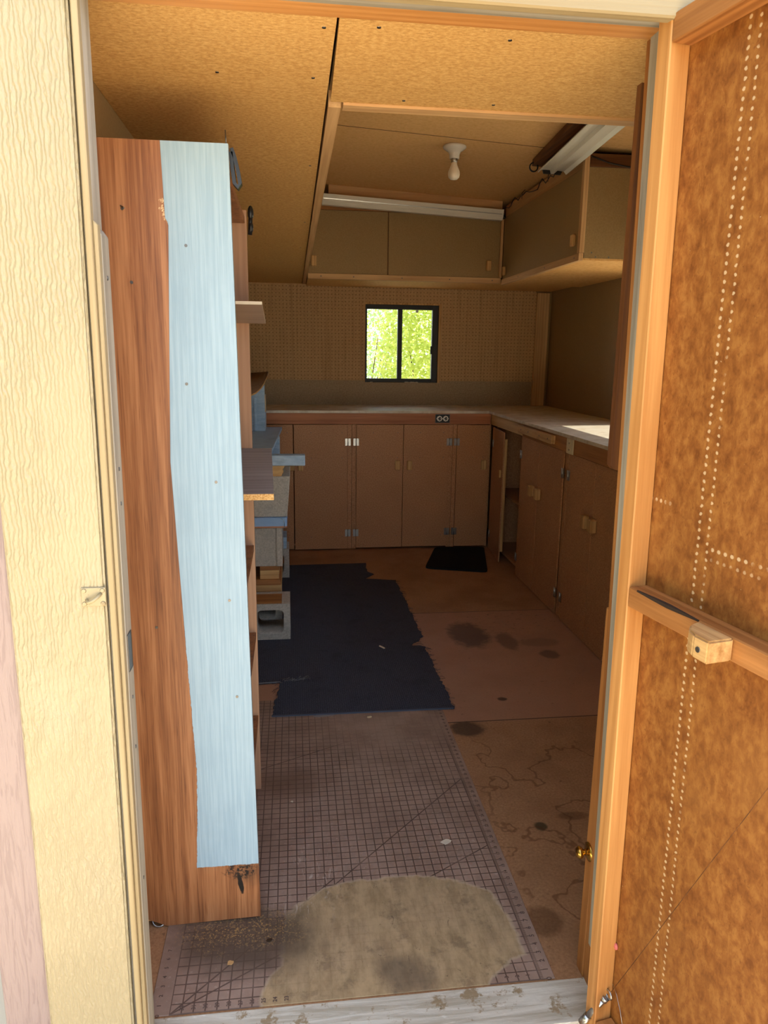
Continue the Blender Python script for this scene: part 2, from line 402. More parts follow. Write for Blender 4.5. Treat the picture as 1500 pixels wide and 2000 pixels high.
def rug_mat():
    g = G('navy woven rug'); s = g.sep(g.co())
    wv = g.ma('MAXIMUM', g.line(g.ma('ADD', s[0], g.ma('MULTIPLY', s[1], .0)), .009, .004), g.line(s[1], .009, .004))
    n = g.noise(g.co(), 260, 3, .7); c = g.noise(g.co(), 8, 4, .6)
    col = g.mix(g.ss(n, .35, .7), srgb(62, 66, 78), srgb(108, 113, 126))
    col = g.mix(g.ma('MULTIPLY', wv, .5), col, srgb(44, 48, 60))
    col = g.mix(g.ma('MULTIPLY', g.ss(c, .5, .75), .35), col, srgb(44, 46, 54))
    lint = g.ss(g.noise(g.scaled(g.co(), 60, 160, 1), 1, 2, .5), .79, .83)
    col = g.mix(g.ma('MULTIPLY', lint, .7), col, srgb(150, 150, 150))
    h = g.ma('ADD', g.ma('MULTIPLY', g.ma('SUBTRACT', 1, wv), .6), n)
    return g.finish(col, .9, h, .6, .004, spec=.1)
DEFS['rug'] = rug_mat

def laminate(panel=False):
    g = G('walnut laminate' + (' with blue paint' if panel else '')); co = g.co(); s = g.sep(co)
    v = g.scaled(co, 22, 22, .9)
    w = g.n('TexWave', wave_type='BANDS', bands_direction='X'); g.put(w.inputs['Vector'], g.scaled(co, 5.5, 5.5, .55))
    w.inputs['Scale'].default_value = 1.6; w.inputs['Distortion'].default_value = 9; w.inputs['Detail'].default_value = 3; w.inputs['Detail Scale'].default_value = .8
    gr = g.noise(v, 1, 5, .6, .5); fi = g.noise(g.scaled(co, 260, 260, 6), 1, 2, .5)
    md = g.noise(g.scaled(co, 70, 70, 2.2), 1, 4, .6, .8)
    f = g.ma('ADD', g.ma('ADD', g.ma('MULTIPLY', gr, .38), g.ma('MULTIPLY', w.outputs['Fac'], .07)), g.ma('ADD', g.ma('MULTIPLY', fi, .25), g.ma('MULTIPLY', md, .35)))
    po = g.noise(g.scaled(co, 420, 420, 12), 1, 2, .5)
    f = g.ma('SUBTRACT', f, g.ma('MULTIPLY', g.ss(po, .58, .7), .07))
    col = g.ramp(f, [(.38, srgb(98, 56, 30)), (.51, srgb(142, 90, 53)), (.64, srgb(172, 118, 76))])
    rough = .42
    if panel:
        # local frame: x=0 at the aisle edge (negative to the wall), z = height
        x, z = s[0], s[2]
        nz = g.ma('MULTIPLY', g.ma('SUBTRACT', g.noise(g.scaled(co, 90, 90, 60), 1, 4, .7), .5), .008)
        pts = [(.165, -.153), (.30, -.146), (.436, -.142), (.65, -.150), (1.18, -.167), (1.672, -.147), (1.6745, -.153), (1.825, -.156)]
        rp = g.ramp(g.ma('DIVIDE', z, 1.83), [(a / 1.83, ((b + .2) * 10,) * 3) for a, b in pts])
        edge = g.ma('SUBTRACT', g.ma('DIVIDE', rp, 10), .2)
        edge = g.ma('ADD', edge, g.ma('MULTIPLY', nz, g.ss(z, .9, .6)))
        m = g.ma('MULTIPLY', g.ss(g.ma('SUBTRACT', x, edge), -.0008, .0008), g.ss(g.ma('ADD', z, nz), .163, .165))
        chip = g.blob((x, z), .0, 1.822, .018, .008, .1, .4, 90); chip2 = g.blob((x, z), .002, 1.44, .007, .03, .1, .5, 70)
        m = g.ma('MULTIPLY', m, g.ma('SUBTRACT', 1, g.ma('MAXIMUM', chip, chip2)))
        pn = g.noise(g.scaled(co, 160, 160, 5), 1, 3, .6); pc = g.noise(co, 7, 4, .6)
        blue = g.mix(g.ss(pn, .35, .65), srgb(142, 168, 184), srgb(157, 181, 194))
        blue = g.mix(g.ma('MULTIPLY', g.ss(pc, .45, .7), .35), blue, srgb(138, 162, 177))
        scr = g.ss(g.noise(g.scaled(co, 55, 55, 2.6), 1, 3, .7), .70, .74)
        blue = g.mix(g.ma('MULTIPLY', scr, .3), blue, srgb(120, 130, 138))
        wsc = g.ma('MAXIMUM', g.blob((x, z), -.147, 1.70, .014, .024, .2, .9, 120), g.blob((x, z), -.30, .90, .012, .02, .2, 1.1, 130))
        wsc = g.ma('MULTIPLY', wsc, g.ss(g.noise(co, 170, 3, .7), .45, .55))
        col = g.mix(wsc, col, srgb(222, 190, 140))
        # rot under the paint at the bottom corner
        rot = g.ma('MULTIPLY', g.blob((x, z), -.045, .147, .035, .02, .4, 1.0, 60), g.ss(g.noise(co, 110, 3, .7), .46, .54))
        gash = g.blob((x, z), -.048, .112, .006, .03, .15, .6, 60, .15)
        sm = g.blob((x, z), -.028, .14, .03, .03, .8, .5, 40)
        col = g.mix(g.ma('MULTIPLY', sm, .55), col, srgb(70, 48, 32)); col = g.mix(g.ma('MAXIMUM', rot, gash), col, srgb(22, 15, 10))
        col = g.mix(m, col, blue)
        return g.finish(col, g.ma('ADD', .42, g.ma('MULTIPLY', m, .12)), g.ma('ADD', g.ma('MULTIPLY', m, .8), g.ma('MULTIPLY', pn, g.ma('ADD', .15, m))), .35, .0015)
    return g.finish(col, rough, fi, .1, .001)
DEFS['lam'] = laminate
DEFS['lampanel'] = lambda: laminate(True)
DEFS['laminner'] = lambda: wood('pale walnut laminate', srgb(188, 148, 116), srgb(162, 120, 90), 'z', .5, 0, 30, .05)
DEFS['darklam'] = lambda: wood('charcoal laminate', srgb(152, 145, 142), srgb(128, 121, 118), 'x', .45, 0, 30, .05)
DEFS['greylam'] = lambda: wood('grey brown laminate', srgb(172, 148, 130), srgb(148, 124, 106), 'x', .45, 0, 30, .05)
DEFS['chip'] = lambda: board('raw chipboard edge', srgb(222, 176, 110), srgb(178, 122, 62), srgb(238, 204, 150), .5, 240, .2)
def bluepaint():
    g = G('pale blue paint'); n = g.noise(g.scaled(g.co(), 12, 60, 60), 1, 3, .6); c = g.noise(g.co(), 14, 4, .6)
    col = g.mix(g.ss(n, .35, .65), srgb(150, 178, 204), srgb(172, 196, 216))
    col = g.mix(g.ma('MULTIPLY', g.ss(c, .52, .7), .4), col, srgb(126, 150, 172))
    return g.finish(col, .5, n, .15, .002)
DEFS['blue'] = bluepaint
def bluewood():
    g = G('blue paint over wood'); s = g.sep(g.co()); n = g.noise(g.scaled(g.co(), 14, 50, 50), 1, 3, .6)
    m = g.ss(g.ma('ADD', s[2], g.ma('MULTIPLY', n, .006)), .011, .014)
    col = g.mix(m, srgb(176, 118, 82), g.mix(n, srgb(116, 156, 204), srgb(156, 188, 222)))
    return g.finish(col, .5, n, .15, .002)
DEFS['bluewood'] = bluewood
def concrete():
    g = G('grey concrete'); a = g.noise(g.co(), 110, 4, .75); b = g.noise(g.co(), 320, 2, .6); c = g.noise(g.co(), 9, 4, .6)
    col = g.ramp(a, [(.3, srgb(164, 158, 146)), (.7, srgb(204, 198, 186))])
    col = g.mix(g.ma('MULTIPLY', g.ss(b, .62, .7), .5), col, srgb(86, 82, 76))
    col = g.mix(g.ma('MULTIPLY', g.ss(c, .5, .75), .3), col, srgb(124, 122, 120))
    return g.finish(col, .9, g.ma('ADD', a, b), .6, .004, spec=.15)
DEFS['concrete'] = concrete
def counter():
    g = G('pale scuffed plywood'); co = g.co(); n = g.noise(g.scaled(co, 10, 10, 10), 1, 5, .65, .6); f = g.noise(g.scaled(co, 5, 90, 5), 1, 3, .6)
    col = g.mix(g.ss(n, .35, .7), srgb(214, 202, 180), srgb(190, 172, 144))
    col = g.mix(g.ma('MULTIPLY', g.ss(f, .5, .7), .4), col, srgb(150, 128, 98))
    sp = g.ss(g.noise(co, 26, 4, .8), .66, .74)
    col = g.mix(g.ma('MULTIPLY', sp, .6), col, srgb(112, 88, 62))
    return g.finish(col, g.ramp(n, [(.3, (.28,) * 3), (.7, (.5,) * 3)]), f, .1, .002)
DEFS['counter'] = counter
def sillgrey():
    g = G('peeling grey sill paint'); co = g.co(); n = g.noise(g.scaled(co, 4, 50, 20), 1, 4, .65, .5); c = g.noise(co, 16, 5, .7); k = g.noise(g.scaled(co, 12, 70, 30), 1, 4, .7)
    col = g.mix(g.ss(n, .35, .65), srgb(212, 206, 190), srgb(176, 166, 146))
    col = g.mix(g.ss(c, .54, .62), col, srgb(156, 136, 106))
    col = g.mix(g.ma('MULTIPLY', g.ss(k, .62, .7), .7), col, srgb(238, 234, 222))
    col = g.mix(g.ma('MULTIPLY', g.ss(g.noise(co, 34, 3, .7), .68, .74), .8), col, srgb(96, 76, 54))
    return g.finish(col, .75, g.ma('ADD', n, c), .5, .003, spec=.2)
DEFS['sill'] = sillgrey
def doorpanel():
    # local frame of the door: x along the width from the hinge, y out of the panel face, z up
    g = G('mottled hardboard with nail dots'); co = g.co(); s = g.sep(co)
    a = g.noise(g.scaled(co, 1, 1, .6), 60, 4, .65, .3); b = g.noise(g.scaled(co, 1, 1, .7), 170, 4, .7); c = g.noise(co, 3.2, 3, .6)
    col = g.ramp(a, [(.3, srgb(116, 66, 24)), (.48, srgb(140, 86, 36)), (.66, srgb(160, 106, 50))])
    col = g.mix(g.ma('MULTIPLY', g.ss(b, .56, .72), .5), col, srgb(96, 50, 16))
    col = g.mix(g.ma('MULTIPLY', g.ss(c, .5, .7), .3), col, srgb(166, 114, 58))
    w = g.ma('MULTIPLY', g.ma('SUBTRACT', g.noise(g.scaled(co, 1, 1, 160), 1, 1, .5), .5), .006)
    def dots(u, v, u0, pv, r, lo=None):
        du = g.ma('SUBTRACT', g.ma('ADD', u, w), u0)
        dv = g.ma('MULTIPLY', g.ma('SUBTRACT', g.ma('FRACT', g.ma('DIVIDE', v, pv)), .5), pv)
        d = g.ma('SQRT', g.ma('ADD', g.ma('MULTIPLY', du, du), g.ma('MULTIPLY', dv, dv)))
        return g.ss(d, r * 1.25, r * .75)
    u = g.ma('ADD', s[0], g.ma('MULTIPLY', g.ma('SUBTRACT', s[2], 1.0), .012)) 
    pr = g.noise(g.co(), 23, 2, .6)
    D = g.ma('MAXIMUM', dots(u, s[2], .143, .0135, .0030), g.ma('MULTIPLY', dots(g.ma('ADD', s[0], g.ma('MULTIPLY', g.ma('SUBTRACT', s[2], 1.), .014)), g.ma('ADD', s[2], .005), .165, .0135, .0027), g.ss(pr, .3, .45)))
    H = g.ma('MULTIPLY', g.ma('MAXIMUM', dots(s[2], s[0], 1.115, .014, .0036), g.ma('MULTIPLY', dots(s[2], s[0], 1.098, .014, .003), .6)), g.ma('MULTIPLY', g.ss(s[0], .17, .175), g.ss(g.noise(co, 30, 2, .6), .36, .5)))
    H2 = g.ma('MULTIPLY', dots(s[2], s[0], 1.17, .012, .003), g.ma('MULTIPLY', g.ss(s[0], .075, .07), g.ss(pr, .4, .5)))
    D = g.ma('MAXIMUM', g.ma('MAXIMUM', D, H), H2)
    sp = g.ss(g.noise(co, 60, 3, .75), .735, .765)
    D = g.ma('MAXIMUM', D, g.ma('MULTIPLY', sp, .7))
    col = g.mix(g.ma('MULTIPLY', D, .62), col, srgb(226, 200, 160))
    return g.finish(col, .6, a, .15, .002, spec=.3)
DEFS['doorpanel'] = doorpanel
DEFS['rubber'] = lambda: plain('black rubber', srgb(24, 24, 26), .85, 0, .3, 60, .2, .2)
DEFS['black'] = lambda: plain('black plastic', srgb(20, 20, 21), .4)
DEFS['blackframe'] = lambda: plain('dark bronze frame', srgb(34, 30, 26), .5)
DEFS['white'] = lambda: plain('white enamel', srgb(230, 226, 214), .3, 0, .1, 8)
DEFS['porcelain'] = lambda: plain('white porcelain', srgb(212, 206, 196), .2, 0, .06)
DEFS['ivory'] = lambda: plain('ivory plastic', srgb(222, 206, 166), .4, 0, .05)
DEFS['steel'] = lambda: plain('zinc steel', srgb(190, 190, 188), .32, 1, .2, 40)
DEFS['brass'] = lambda: plain('brass', srgb(205, 160, 78), .22, 1, .2, 40)
DEFS['nail'] = lambda: plain('dull nail steel', srgb(120, 116, 112), .4, 1, .2)
DEFS['paper'] = lambda: plain('pale scrap', srgb(222, 208, 184), .8, 0, .15)
DEFS['ground'] = lambda: plain('dry sandy ground', srgb(212, 196, 168), .95, 0, .25, 3, .3, .1)
DEFS['roof'] = lambda: plain('grey roofing', srgb(110, 108, 106), .9)
DEFS['darkcrack'] = lambda: plain('dark split wood', srgb(46, 30, 16), .9)
DEFS['pink'] = lambda: plain('pink wax', srgb(206, 106, 100), .5)
DEFS['bark'] = lambda: plain('bark', srgb(110, 90, 66), .9)
def creampaint2():
    g = G('cream painted metal'); n = g.noise(g.co(), 90, 3, .6)
    return g.finish(g.mix(g.ss(n, .6, .7), srgb(160, 144, 110), srgb(134, 116, 84)), .45, n, .2, .001)
DEFS['creammetal'] = creampaint2
def leafm(name, c1, c2):
    g = G(name); n = g.noise(g.co(), 9, 3, .6); col = g.mix(n, c1, c2)
    d = g.n('BsdfDiffuse'); g.put(d.inputs[0], col); t = g.n('BsdfTranslucent'); g.put(t.inputs[0], mul(c2, 1.1))
    a = g.n('MixShader'); a.inputs[0].default_value = .5; g.t.links.new(d.outputs[0], a.inputs[1]); g.t.links.new(t.outputs[0], a.inputs[2])
    g.t.links.new(a.outputs[0], g.out.inputs[0]); return g.m
DEFS['leafa'] = lambda: leafm('lime leaves', srgb(164, 184, 100), srgb(206, 214, 130))
DEFS['leafb'] = lambda: leafm('grey green leaves', srgb(152, 180, 146), srgb(188, 208, 176))
DEFS['blocker_hedge'] = lambda: plain('dark hedge leaves', srgb(52, 62, 34), .9, 0, .4, 30, .5)
def glass():
    g = G('window glass'); tr = g.n('BsdfTransparent'); tr.inputs[0].default_value = (.93, .95, .94, 1)
    gl = g.n('BsdfGlossy'); gl.inputs['Roughness'].default_value = .03
    fr = g.n('Fresnel'); fr.inputs[0].default_value = 1.45
    m = g.n('MixShader'); g.t.links.new(g.ma('MULTIPLY', fr.outputs[0], .8), m.inputs[0]); g.t.links.new(tr.outputs[0], m.inputs[1]); g.t.links.new(gl.outputs[0], m.inputs[2])
    g.t.links.new(m.outputs[0], g.out.inputs[0]); return g.m
DEFS['glass'] = glass
def bulbglass():
    g = G('frosted bulb glass')
    return g.finish(srgb(226, 214, 196), .35, spec=.6)
DEFS['bulb'] = bulbglass
def screws(parent, pts, r=.003, name='screw_head'):
    for a, b in pts:
        bm = B(); cyl(bm, a, b, r, r * .8, 10); obj(name, bm, MAT('nail'), parent)

# ------------------------------------------------------------------ shell of the shed
zs = lambda y: 1.962 - .0108 * (y - 1.3)            # underside of the overhead lockers
zc = lambda x: 2.497 - .052 * x                     # sloping ceiling
XL, XR, YF, YB = -.40, 2.03, 1.345, 5.70
def struct(name, bm, mat, label=None, cat=None, parent=None):
    o = obj(name, bm, mat, parent)
    return tag(o, label, cat, None, 'structure') if parent is None else o
def raw(name, bm, mat):           # mesh kept in world coordinates (origin at 0,0,0)
    me = bpy.data.meshes.new(name); bm.to_mesh(me); bm.free(); me.materials.append(mat)
    o = bpy.data.objects.new(name, me); COL.objects.link(o); return o

tag(raw('floor', box(B(), XL - .1, XR + .1, YF - .001, YB + .1, -.03, 0), MAT('floor')), 'stained brown hardboard shed floor with sheet seams', 'floor', None, 'structure')
tag(raw('ground', box(B(), -14, 16, -16, 22, -.45, -.25), MAT('ground')), 'dry sandy ground outside the shed', 'ground', None, 'structure')
# back wall with window opening
WX0, WX1, WZ0, WZ1 = .556, 1.152, 1.19, 1.79
bm = B()
for a in ((XL - .1, WX0, -.03, 2.6), (WX1, XR + .1, -.03, 2.6), (WX0, WX1, -.03, WZ0), (WX0, WX1, WZ1, 2.6)):
    box(bm, a[0], a[1], YB + .004, YB + .10, a[2], a[3])
wb = struct('wall_back', bm, MAT('olive'), 'back wall of the shed behind the workbench', 'wall')
bm = B()
for a in ((XL, WX0, 1.205, 1.94), (WX1, 1.905, 1.205, 1.94), (WX0, WX1, WZ1, 1.94)):
    box(bm, a[0], a[1], YB - .004, YB + .004, a[2], a[3])
obj('pegboard_panel', bm, MAT('peg'), wb)
bm = B(); box(bm, XL, WX0, YB - .004, YB + .004, .9, 1.203); box(bm, WX1, 1.905, YB - .004, YB + .004, .9, 1.203); box(bm, WX0, WX1, YB - .004, YB + .004, .9, WZ0)
obj('backsplash_board', bm, MAT('splash'), wb)
struct('wall_left', box(B(), XL - .10, XL, 1.235, YB, -.03, 2.6), MAT('olive'), 'hardboard side wall behind the bookcase', 'wall')
RY0, RY1, RZ0, RZ1 = 2.55, 4.15, 1.12, 1.86
bm = B()
for a in ((1.235, RY0, -.03, 2.6), (RY1, YB, -.03, 2.6), (RY0, RY1, -.03, RZ0), (RY0, RY1, RZ1, 2.6)):
    box(bm, XR, XR + .08, a[0], a[1], a[2], a[3])
struct('wall_right', bm, MAT('olive'), 'olive hardboard side wall above the workbench', 'wall')
bm = B()
hexa(bm, [(XL, 1.3, zc(XL)), (XR, 1.3, zc(XR)), (XR, YB, zc(XR)), (XL, YB, zc(XL)), (XL, 1.3, 2.56), (XR, 1.3, 2.56), (XR, YB, 2.56), (XL, YB, 2.56)])
ce = struct('ceiling', bm, MAT('ceilboard'), 'tan hardboard ceiling with one dark seam', 'ceiling')
bm = B(); hexa(bm, [(.12, 3.797, zc(.12) - .0012), (1.45, 3.797, zc(1.45) - .0012), (1.45, 3.801, zc(1.45) - .0012), (.12, 3.801, zc(.12) - .0012), (.12, 3.797, zc(.12)), (1.45, 3.797, zc(1.45)), (1.45, 3.801, zc(1.45)), (.12, 3.801, zc(.12))])
obj('ceiling_seam', bm, MAT('darkwood_x'), ce)
struct('roof', box(B(), XL - .25, XR + .25, 1.12, YB + .3, 2.6, 2.68), MAT('roof'), 'flat grey roof of the shed', 'roof')

# front wall: framing with the doorway
jl = lambda z: -.322 - .012 * (1.95 - z) / 1.95     # door opening, out of plumb
jr = lambda z: .655 - .0165 * z
bm = B()
box(bm, XL - .1, -.335, 1.235, YF, -.10, 2.6); box(bm, .68, XR + .1, 1.235, YF, -.10, 2.6); box(bm, -.335, .68, 1.235, 1.325, 1.957, 2.6)
struct('wall_front', bm, MAT('olive'), 'front wall framing around the doorway', 'wall')
# cream siding board beside the doorway and mauve corner board
bm = B(); hexa(bm, [(-.483, 1.218, -.2), (-.329, 1.218, -.2), (-.329, 1.236, -.2), (-.483, 1.236, -.2), (-.470, 1.218, 2.2), (-.311, 1.218, 2.2), (-.311, 1.236, 2.2), (-.470, 1.236, 2.2)])
bmesh.ops.bevel(bm, geom=[e for e in bm.edges], offset=.004, segments=2, affect='EDGES')
struct('trim_1', bm, MAT('cream'), 'cream painted rough textured board beside the doorway', 'door trim')
struct('trim_2', box(B(), -.565, -.40, 1.228, 1.2345, -.2, 2.2, .002), MAT('mauve'), 'mauve painted corner siding board at the edge of the shed', 'siding')
# casing strips in the opening, near the bookcase
def slat(name, mat, x0, x1, y0, y1, z0, z1, f, label=None, cat=None, parent=None, bev=.0015, chamf=0):
    bm = B()
    p = [(x0 + f(z0), y0, z0), (x1 + f(z0), y0, z0), (x1 + f(z0), y1, z0), (x0 + f(z0), y1, z0),
         (x0 + f(z1), y0, z1), (x1 + f(z1 - chamf), y0, z1 - chamf), (x1 + f(z1 - chamf), y1, z1 - chamf), (x0 + f(z1), y1, z1)]
    hexa(bm, p)
    if bev: bmesh.ops.bevel(bm, geom=list(bm.edges), offset=bev, segments=1, affect='EDGES')
    return struct(name, bm, mat, label, cat, parent) if label or parent is None else obj(name, bm, mat, parent)
fl = lambda z: -.006 * (1.95 - z)
j = thing('trim_3', 'layered door jamb with cream edge and grey inner side beside the bookcase', 'door jamb', (-.31, 1.25, 0), kind='structure')
slat('edge_strip', MAT('creamwood_z'), -.3085, -.2985, 1.214, 1.232, -.02, 1.955, fl, parent=j)
slat('jamb_board', MAT('grey_z'), -.335, -.2995, 1.2325, 1.285, -.02, 1.955, fl, parent=j)
slat('stop_edge', MAT('creamwood_z'), -.2985, -.2915, 1.222, 1.240, -.02, 1.612, fl, parent=j, chamf=.006)
slat('stop_strip', MAT('grey_z'), -.299, -.2905, 1.2405, 1.285, -.02, 1.606, fl, parent=j, chamf=.012)
slat('strike_plate', MAT('nail'), -.2903, -.2896, 1.246, 1.276, .855, .925, fl, parent=j)
screws(j, [((-.2915 + fl(z), 1.262, z), (-.2893 + fl(z), 1.262, z)) for z in (1.53, 1.22, 1.16, .80, .70, .42)], .004, 'nail_head')
# jamb on the hinge side
fr = lambda z: -.0165 * z
j = thing('trim_4', 'hinge side door jamb, brown wood with a grey painted stop', 'door jamb', (.66, 1.30, 0), kind='structure')
slat('jamb_board', MAT('oldpine_z'), .655, .682, 1.2355, 1.345, -.02, 1.957, fr, parent=j)
slat('stop_strip', MAT('grey_z'), .6485, .655, 1.236, 1.318, .12, 1.957, fr, parent=j)
struct('trim_5', box(B(), -.335, .66, 1.222, 1.272, 1.948, 1.962, .001), MAT('grey_x'), 'grey painted stop across the top of the doorway', 'door trim')
struct('trim_6', box(B(), -.335, .66, 1.272, 1.325, 1.951, 1.968, .001), MAT('pine_x'), 'orange brown head board inside the doorway top', 'door trim')
struct('trim_7', box(B(), -.345, .70, 1.200, 1.222, 1.934, 2.06, .003), MAT('creamwood_x'), 'cream painted head casing above the doorway', 'door trim')
t = struct('trim_8', box(B(), -.335, .672, 1.232, 1.345, -.06, .002, .003), MAT('sill'), 'weathered grey painted threshold board', 'threshold')
struct('trim_9', box(B(), -.335, .70, 1.195, 1.231, -.12, -.012, .003), MAT('pine_x'), 'raw wood step edge below the threshold', 'threshold')
# loose strip screwed inside the hinge side
bm = B(); prism(bm, [(-.0165, 0), (.0165, 0), (.0165, .65), (-.0165, .65), (-.0165, .0)], 0, .01) if False else None
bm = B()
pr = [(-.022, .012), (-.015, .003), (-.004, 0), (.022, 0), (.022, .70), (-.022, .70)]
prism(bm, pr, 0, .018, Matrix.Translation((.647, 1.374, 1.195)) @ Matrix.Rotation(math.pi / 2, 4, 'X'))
struct('trim_10', bm, MAT('darkwood_z'), 'wooden strip with shade put into its dark colour and a rounded end hanging inside the hinge side', 'wood strip')  # the shade on this strip is put into its dark wood colour

# hasp catch on the cream board
h = thing('latch_plate', 'cream painted metal latch plate screwed to the cream board', 'latch', (-.339, 1.2165, .995))
bxo('plate', MAT('creammetal'), h, -.359, -.319, 1.2145, 1.2178, .992, 1.025, .001)
bm = B(); tube(bm, [(-.350, 1.213, 1.004), (-.345, 1.204, 1.002), (-.337, 1.202, 1.006), (-.330, 1.206, 1.011), (-.327, 1.2145, 1.014)], .003)
obj('catch_loop', bm, MAT('creammetal'), h)
for x, z in ((-.354, .997), (-.354, 1.020), (-.324, .997), (-.324, 1.020)):
    bm = B(); cyl(bm, (x, 1.2146, z), (x, 1.2125, z), .0042, .003, 12); obj('screw', bm, MAT('creammetal'), h)

# ------------------------------------------------------------------ open door
d = thing('door_1', 'open plywood backed door with pine frame and white nail dots', 'door', (.597, 1.215, 0), math.atan2(-.983, .186), kind='structure')
DM = d.matrix_world
def dbox(name, mat, x0, x1, y0, y1, z0, z1, bev=.002):
    return obj(name, box(B(), x0, x1, y0, y1, z0, z1, bev, DM), mat, d)
sc = lambda z: .044 - .0187 * z
bm = B(); t = bmesh.new()
hexa(t, [(sc(.03) - .034, 0, .03), (sc(.03), 0, .03), (sc(.03), .0385, .03), (sc(.03) - .034, .0385, .03), (sc(1.945) - .034, 0, 1.945), (sc(1.945), 0, 1.945), (sc(1.945), .0385, 1.945), (sc(1.945) - .034, .0385, 1.945)])
bmesh.ops.bevel(t, geom=list(t.edges), offset=.002, segments=1, affect='EDGES'); merge(bm, t, DM)
obj('stile', bm, MAT('pine_z'), d)
dbox('stile', MAT('pine_z'), .90, .94, 0, .0385, .03, 1.945)
dbox('panel', MAT('doorpanel'), -.02, .945, .039, .05, .015, 1.95, 0)
mr = dbox('rail', MAT('oldpine_x'), .027, .899, 0, .0385, .972, 1.010)
dbox('rail', MAT('oldpine_x'), .010, .899, 0, .0385, 1.901, 1.943)
dbox('rail', MAT('oldpine_x'), .045, .899, 0, .0385, .032, .07)
bm = B(); prism(bm, [(.205, 0), (.212, -.022), (.230, -.040), (.250, -.048), (.281, -.048), (.281, -.0002)], .973, 1.0095, None)
bmesh.ops.recalc_face_normals(bm, faces=bm.faces[:]); bmesh.ops.bevel(bm, geom=list(bm.edges), offset=.003, segments=2, affect='EDGES'); bm.transform(DM)
kb = obj('turn_block', bm, MAT('raw_x'), d)
bm = B(); cyl(bm, (.262, -.047, .990), (.262, -.0495, .990), .0045, seg=12); bm.transform(DM); obj('screw', bm, MAT('nail'), kb)
dbox('siding', MAT('cream'), -.02, .945, .0505, .06, .0, 1.96, .001)
bm = B(); t = bmesh.new()
cs = [(.05, 1.0075, .0008), (.09, 1.0065, .0022), (.13, 1.0062, .0030), (.17, 1.0070, .0018), (.205, 1.0085, .0006)]
r_ = [[t.verts.new((s, -.0005, 1.0088 - h * 1.5)), t.verts.new((s, h * 2.5, 1.0105)), t.verts.new((s, -.0005, 1.0105))] for s, z, h in cs]
for A, C in zip(r_, r_[1:]):
    for i in range(3): t.faces.new([A[i], A[(i + 1) % 3], C[(i + 1) % 3], C[i]])
t.faces.new(r_[0]); t.faces.new(list(reversed(r_[-1]))); bmesh.ops.recalc_face_normals(t, faces=t.faces[:])
merge(bm, t, DM); obj('crack', bm, MAT('darkcrack'), mr)
# anti-sag cable and turnbuckle
c0, c1 = Vector((.050, .028, .14)), Vector((.80, .036, 1.80))
cb = obj('brace_cable', (lambda b: (tube(b, [DM @ c0, DM @ c1], .0006, 6), b)[1])(B()), MAT('darkwood_z'), d)
tb = Vector((.024, -.006, .062)); tdir = (c0 - tb).normalized()
bm = B(); cyl(bm, DM @ (tb + tdir * .0), DM @ (tb + tdir * .065), .006, seg=12); cyl(bm, DM @ (tb + tdir * .060), DM @ (tb + tdir * .070), .008, seg=10); cyl(bm, DM @ (tb - tdir * .02), DM @ (tb + tdir * .005), .008, seg=10)
tk = obj('turnbuckle', bm, MAT('steel'), d)
bm = B(); e = tb + tdir * .08
tube(bm, [DM @ (e + Vector((.009 * math.cos(a), .0, .009 * math.sin(a)))) for a in [i * math.pi / 6 for i in range(12)]], .0022, 6, True)
obj('eye_hook', bm, MAT('steel'), tk)
bm = B(); t0 = Vector((.052, .03, .15)); tube(bm, [DM @ (t0 + Vector((.02 * i, -.002 - .004 * i, .012 - .006 * i * i))) for i in range(4)], .0006, 5)
obj('loose_wire', bm, MAT('steel'), tk)
bm = B(); bmesh.ops.create_icosphere(bm, subdivisions=2, radius=.006, matrix=DM @ Matrix.Translation((sc(.24) + .001, .036, .24)) @ Matrix.Diagonal((1, .6, 1.3, 1)))
tag(obj('wax_lump', bm, MAT('pink'), None, True), 'small pink lump stuck on the pine door stile', 'wax lump')

# brass knob by the hinge side jamb
k = thing('brass_knob', 'small brass knob low on the inside of the doorway', 'knob', (.640, 1.362, .322))
Mk = Matrix.Translation((.652, 1.362, .322)) @ Matrix.Rotation(-math.pi / 2, 4, 'Y')
bm = B(); lathe(bm, [(0, 0), (.021, 0), (.021, .003), (.015, .006), (.007, .008)], 24, Mk); obj('rose', bm, MAT('brass'), k)
bm = B(); lathe(bm, [(.007, .008), (.006, .014), (.012, .018), (.014, .024), (.010, .030), (0, .032)], 24, Mk); obj('knob_head', bm, MAT('brass'), k)
struct('trim_11', box(B(), .652, .69, 1.3455, 1.38, 0, .9, .002), MAT('oldpine_z'), 'inner stud beside the doorway carrying the brass knob', 'stud')

# ------------------------------------------------------------------ overhead lockers
o = thing('overhead_locker', 'long ochre particle board locker overhead above the bookcase', 'overhead locker', (-.15, 3.5, 1.92))
bm = B(); Y0, Y1 = 1.326, 5.695
hexa(bm, [(XL + .001, Y0, zs(Y0)), (.082, Y0, zs(Y0)), (.082, Y1, zs(Y1)), (XL + .001, Y1, zs(Y1)), (XL + .001, Y0, zs(Y0) + .012), (.082, Y0, zs(Y0) + .012), (.082, Y1, zs(Y1) + .012), (XL + .001, Y1, zs(Y1) + .012)])
obj('bottom_panel', bm, MAT('soffit'), o)
bm = B(); Y0, Y1 = 1.775, 5.69; dz = .004
hexa(bm, [(.088, Y0, zs(Y0) - dz), (.116, Y0, zs(Y0) - dz), (.108, Y1, zs(Y1) - dz), (.084, Y1, zs(Y1) - dz), (.088, Y0, zs(Y0) + .05), (.116, Y0, zs(Y0) + .05), (.108, Y1, zs(Y1) + .05), (.084, Y1, zs(Y1) + .05)])
obj('bottom_rail', bm, MAT('trim_y'), o)
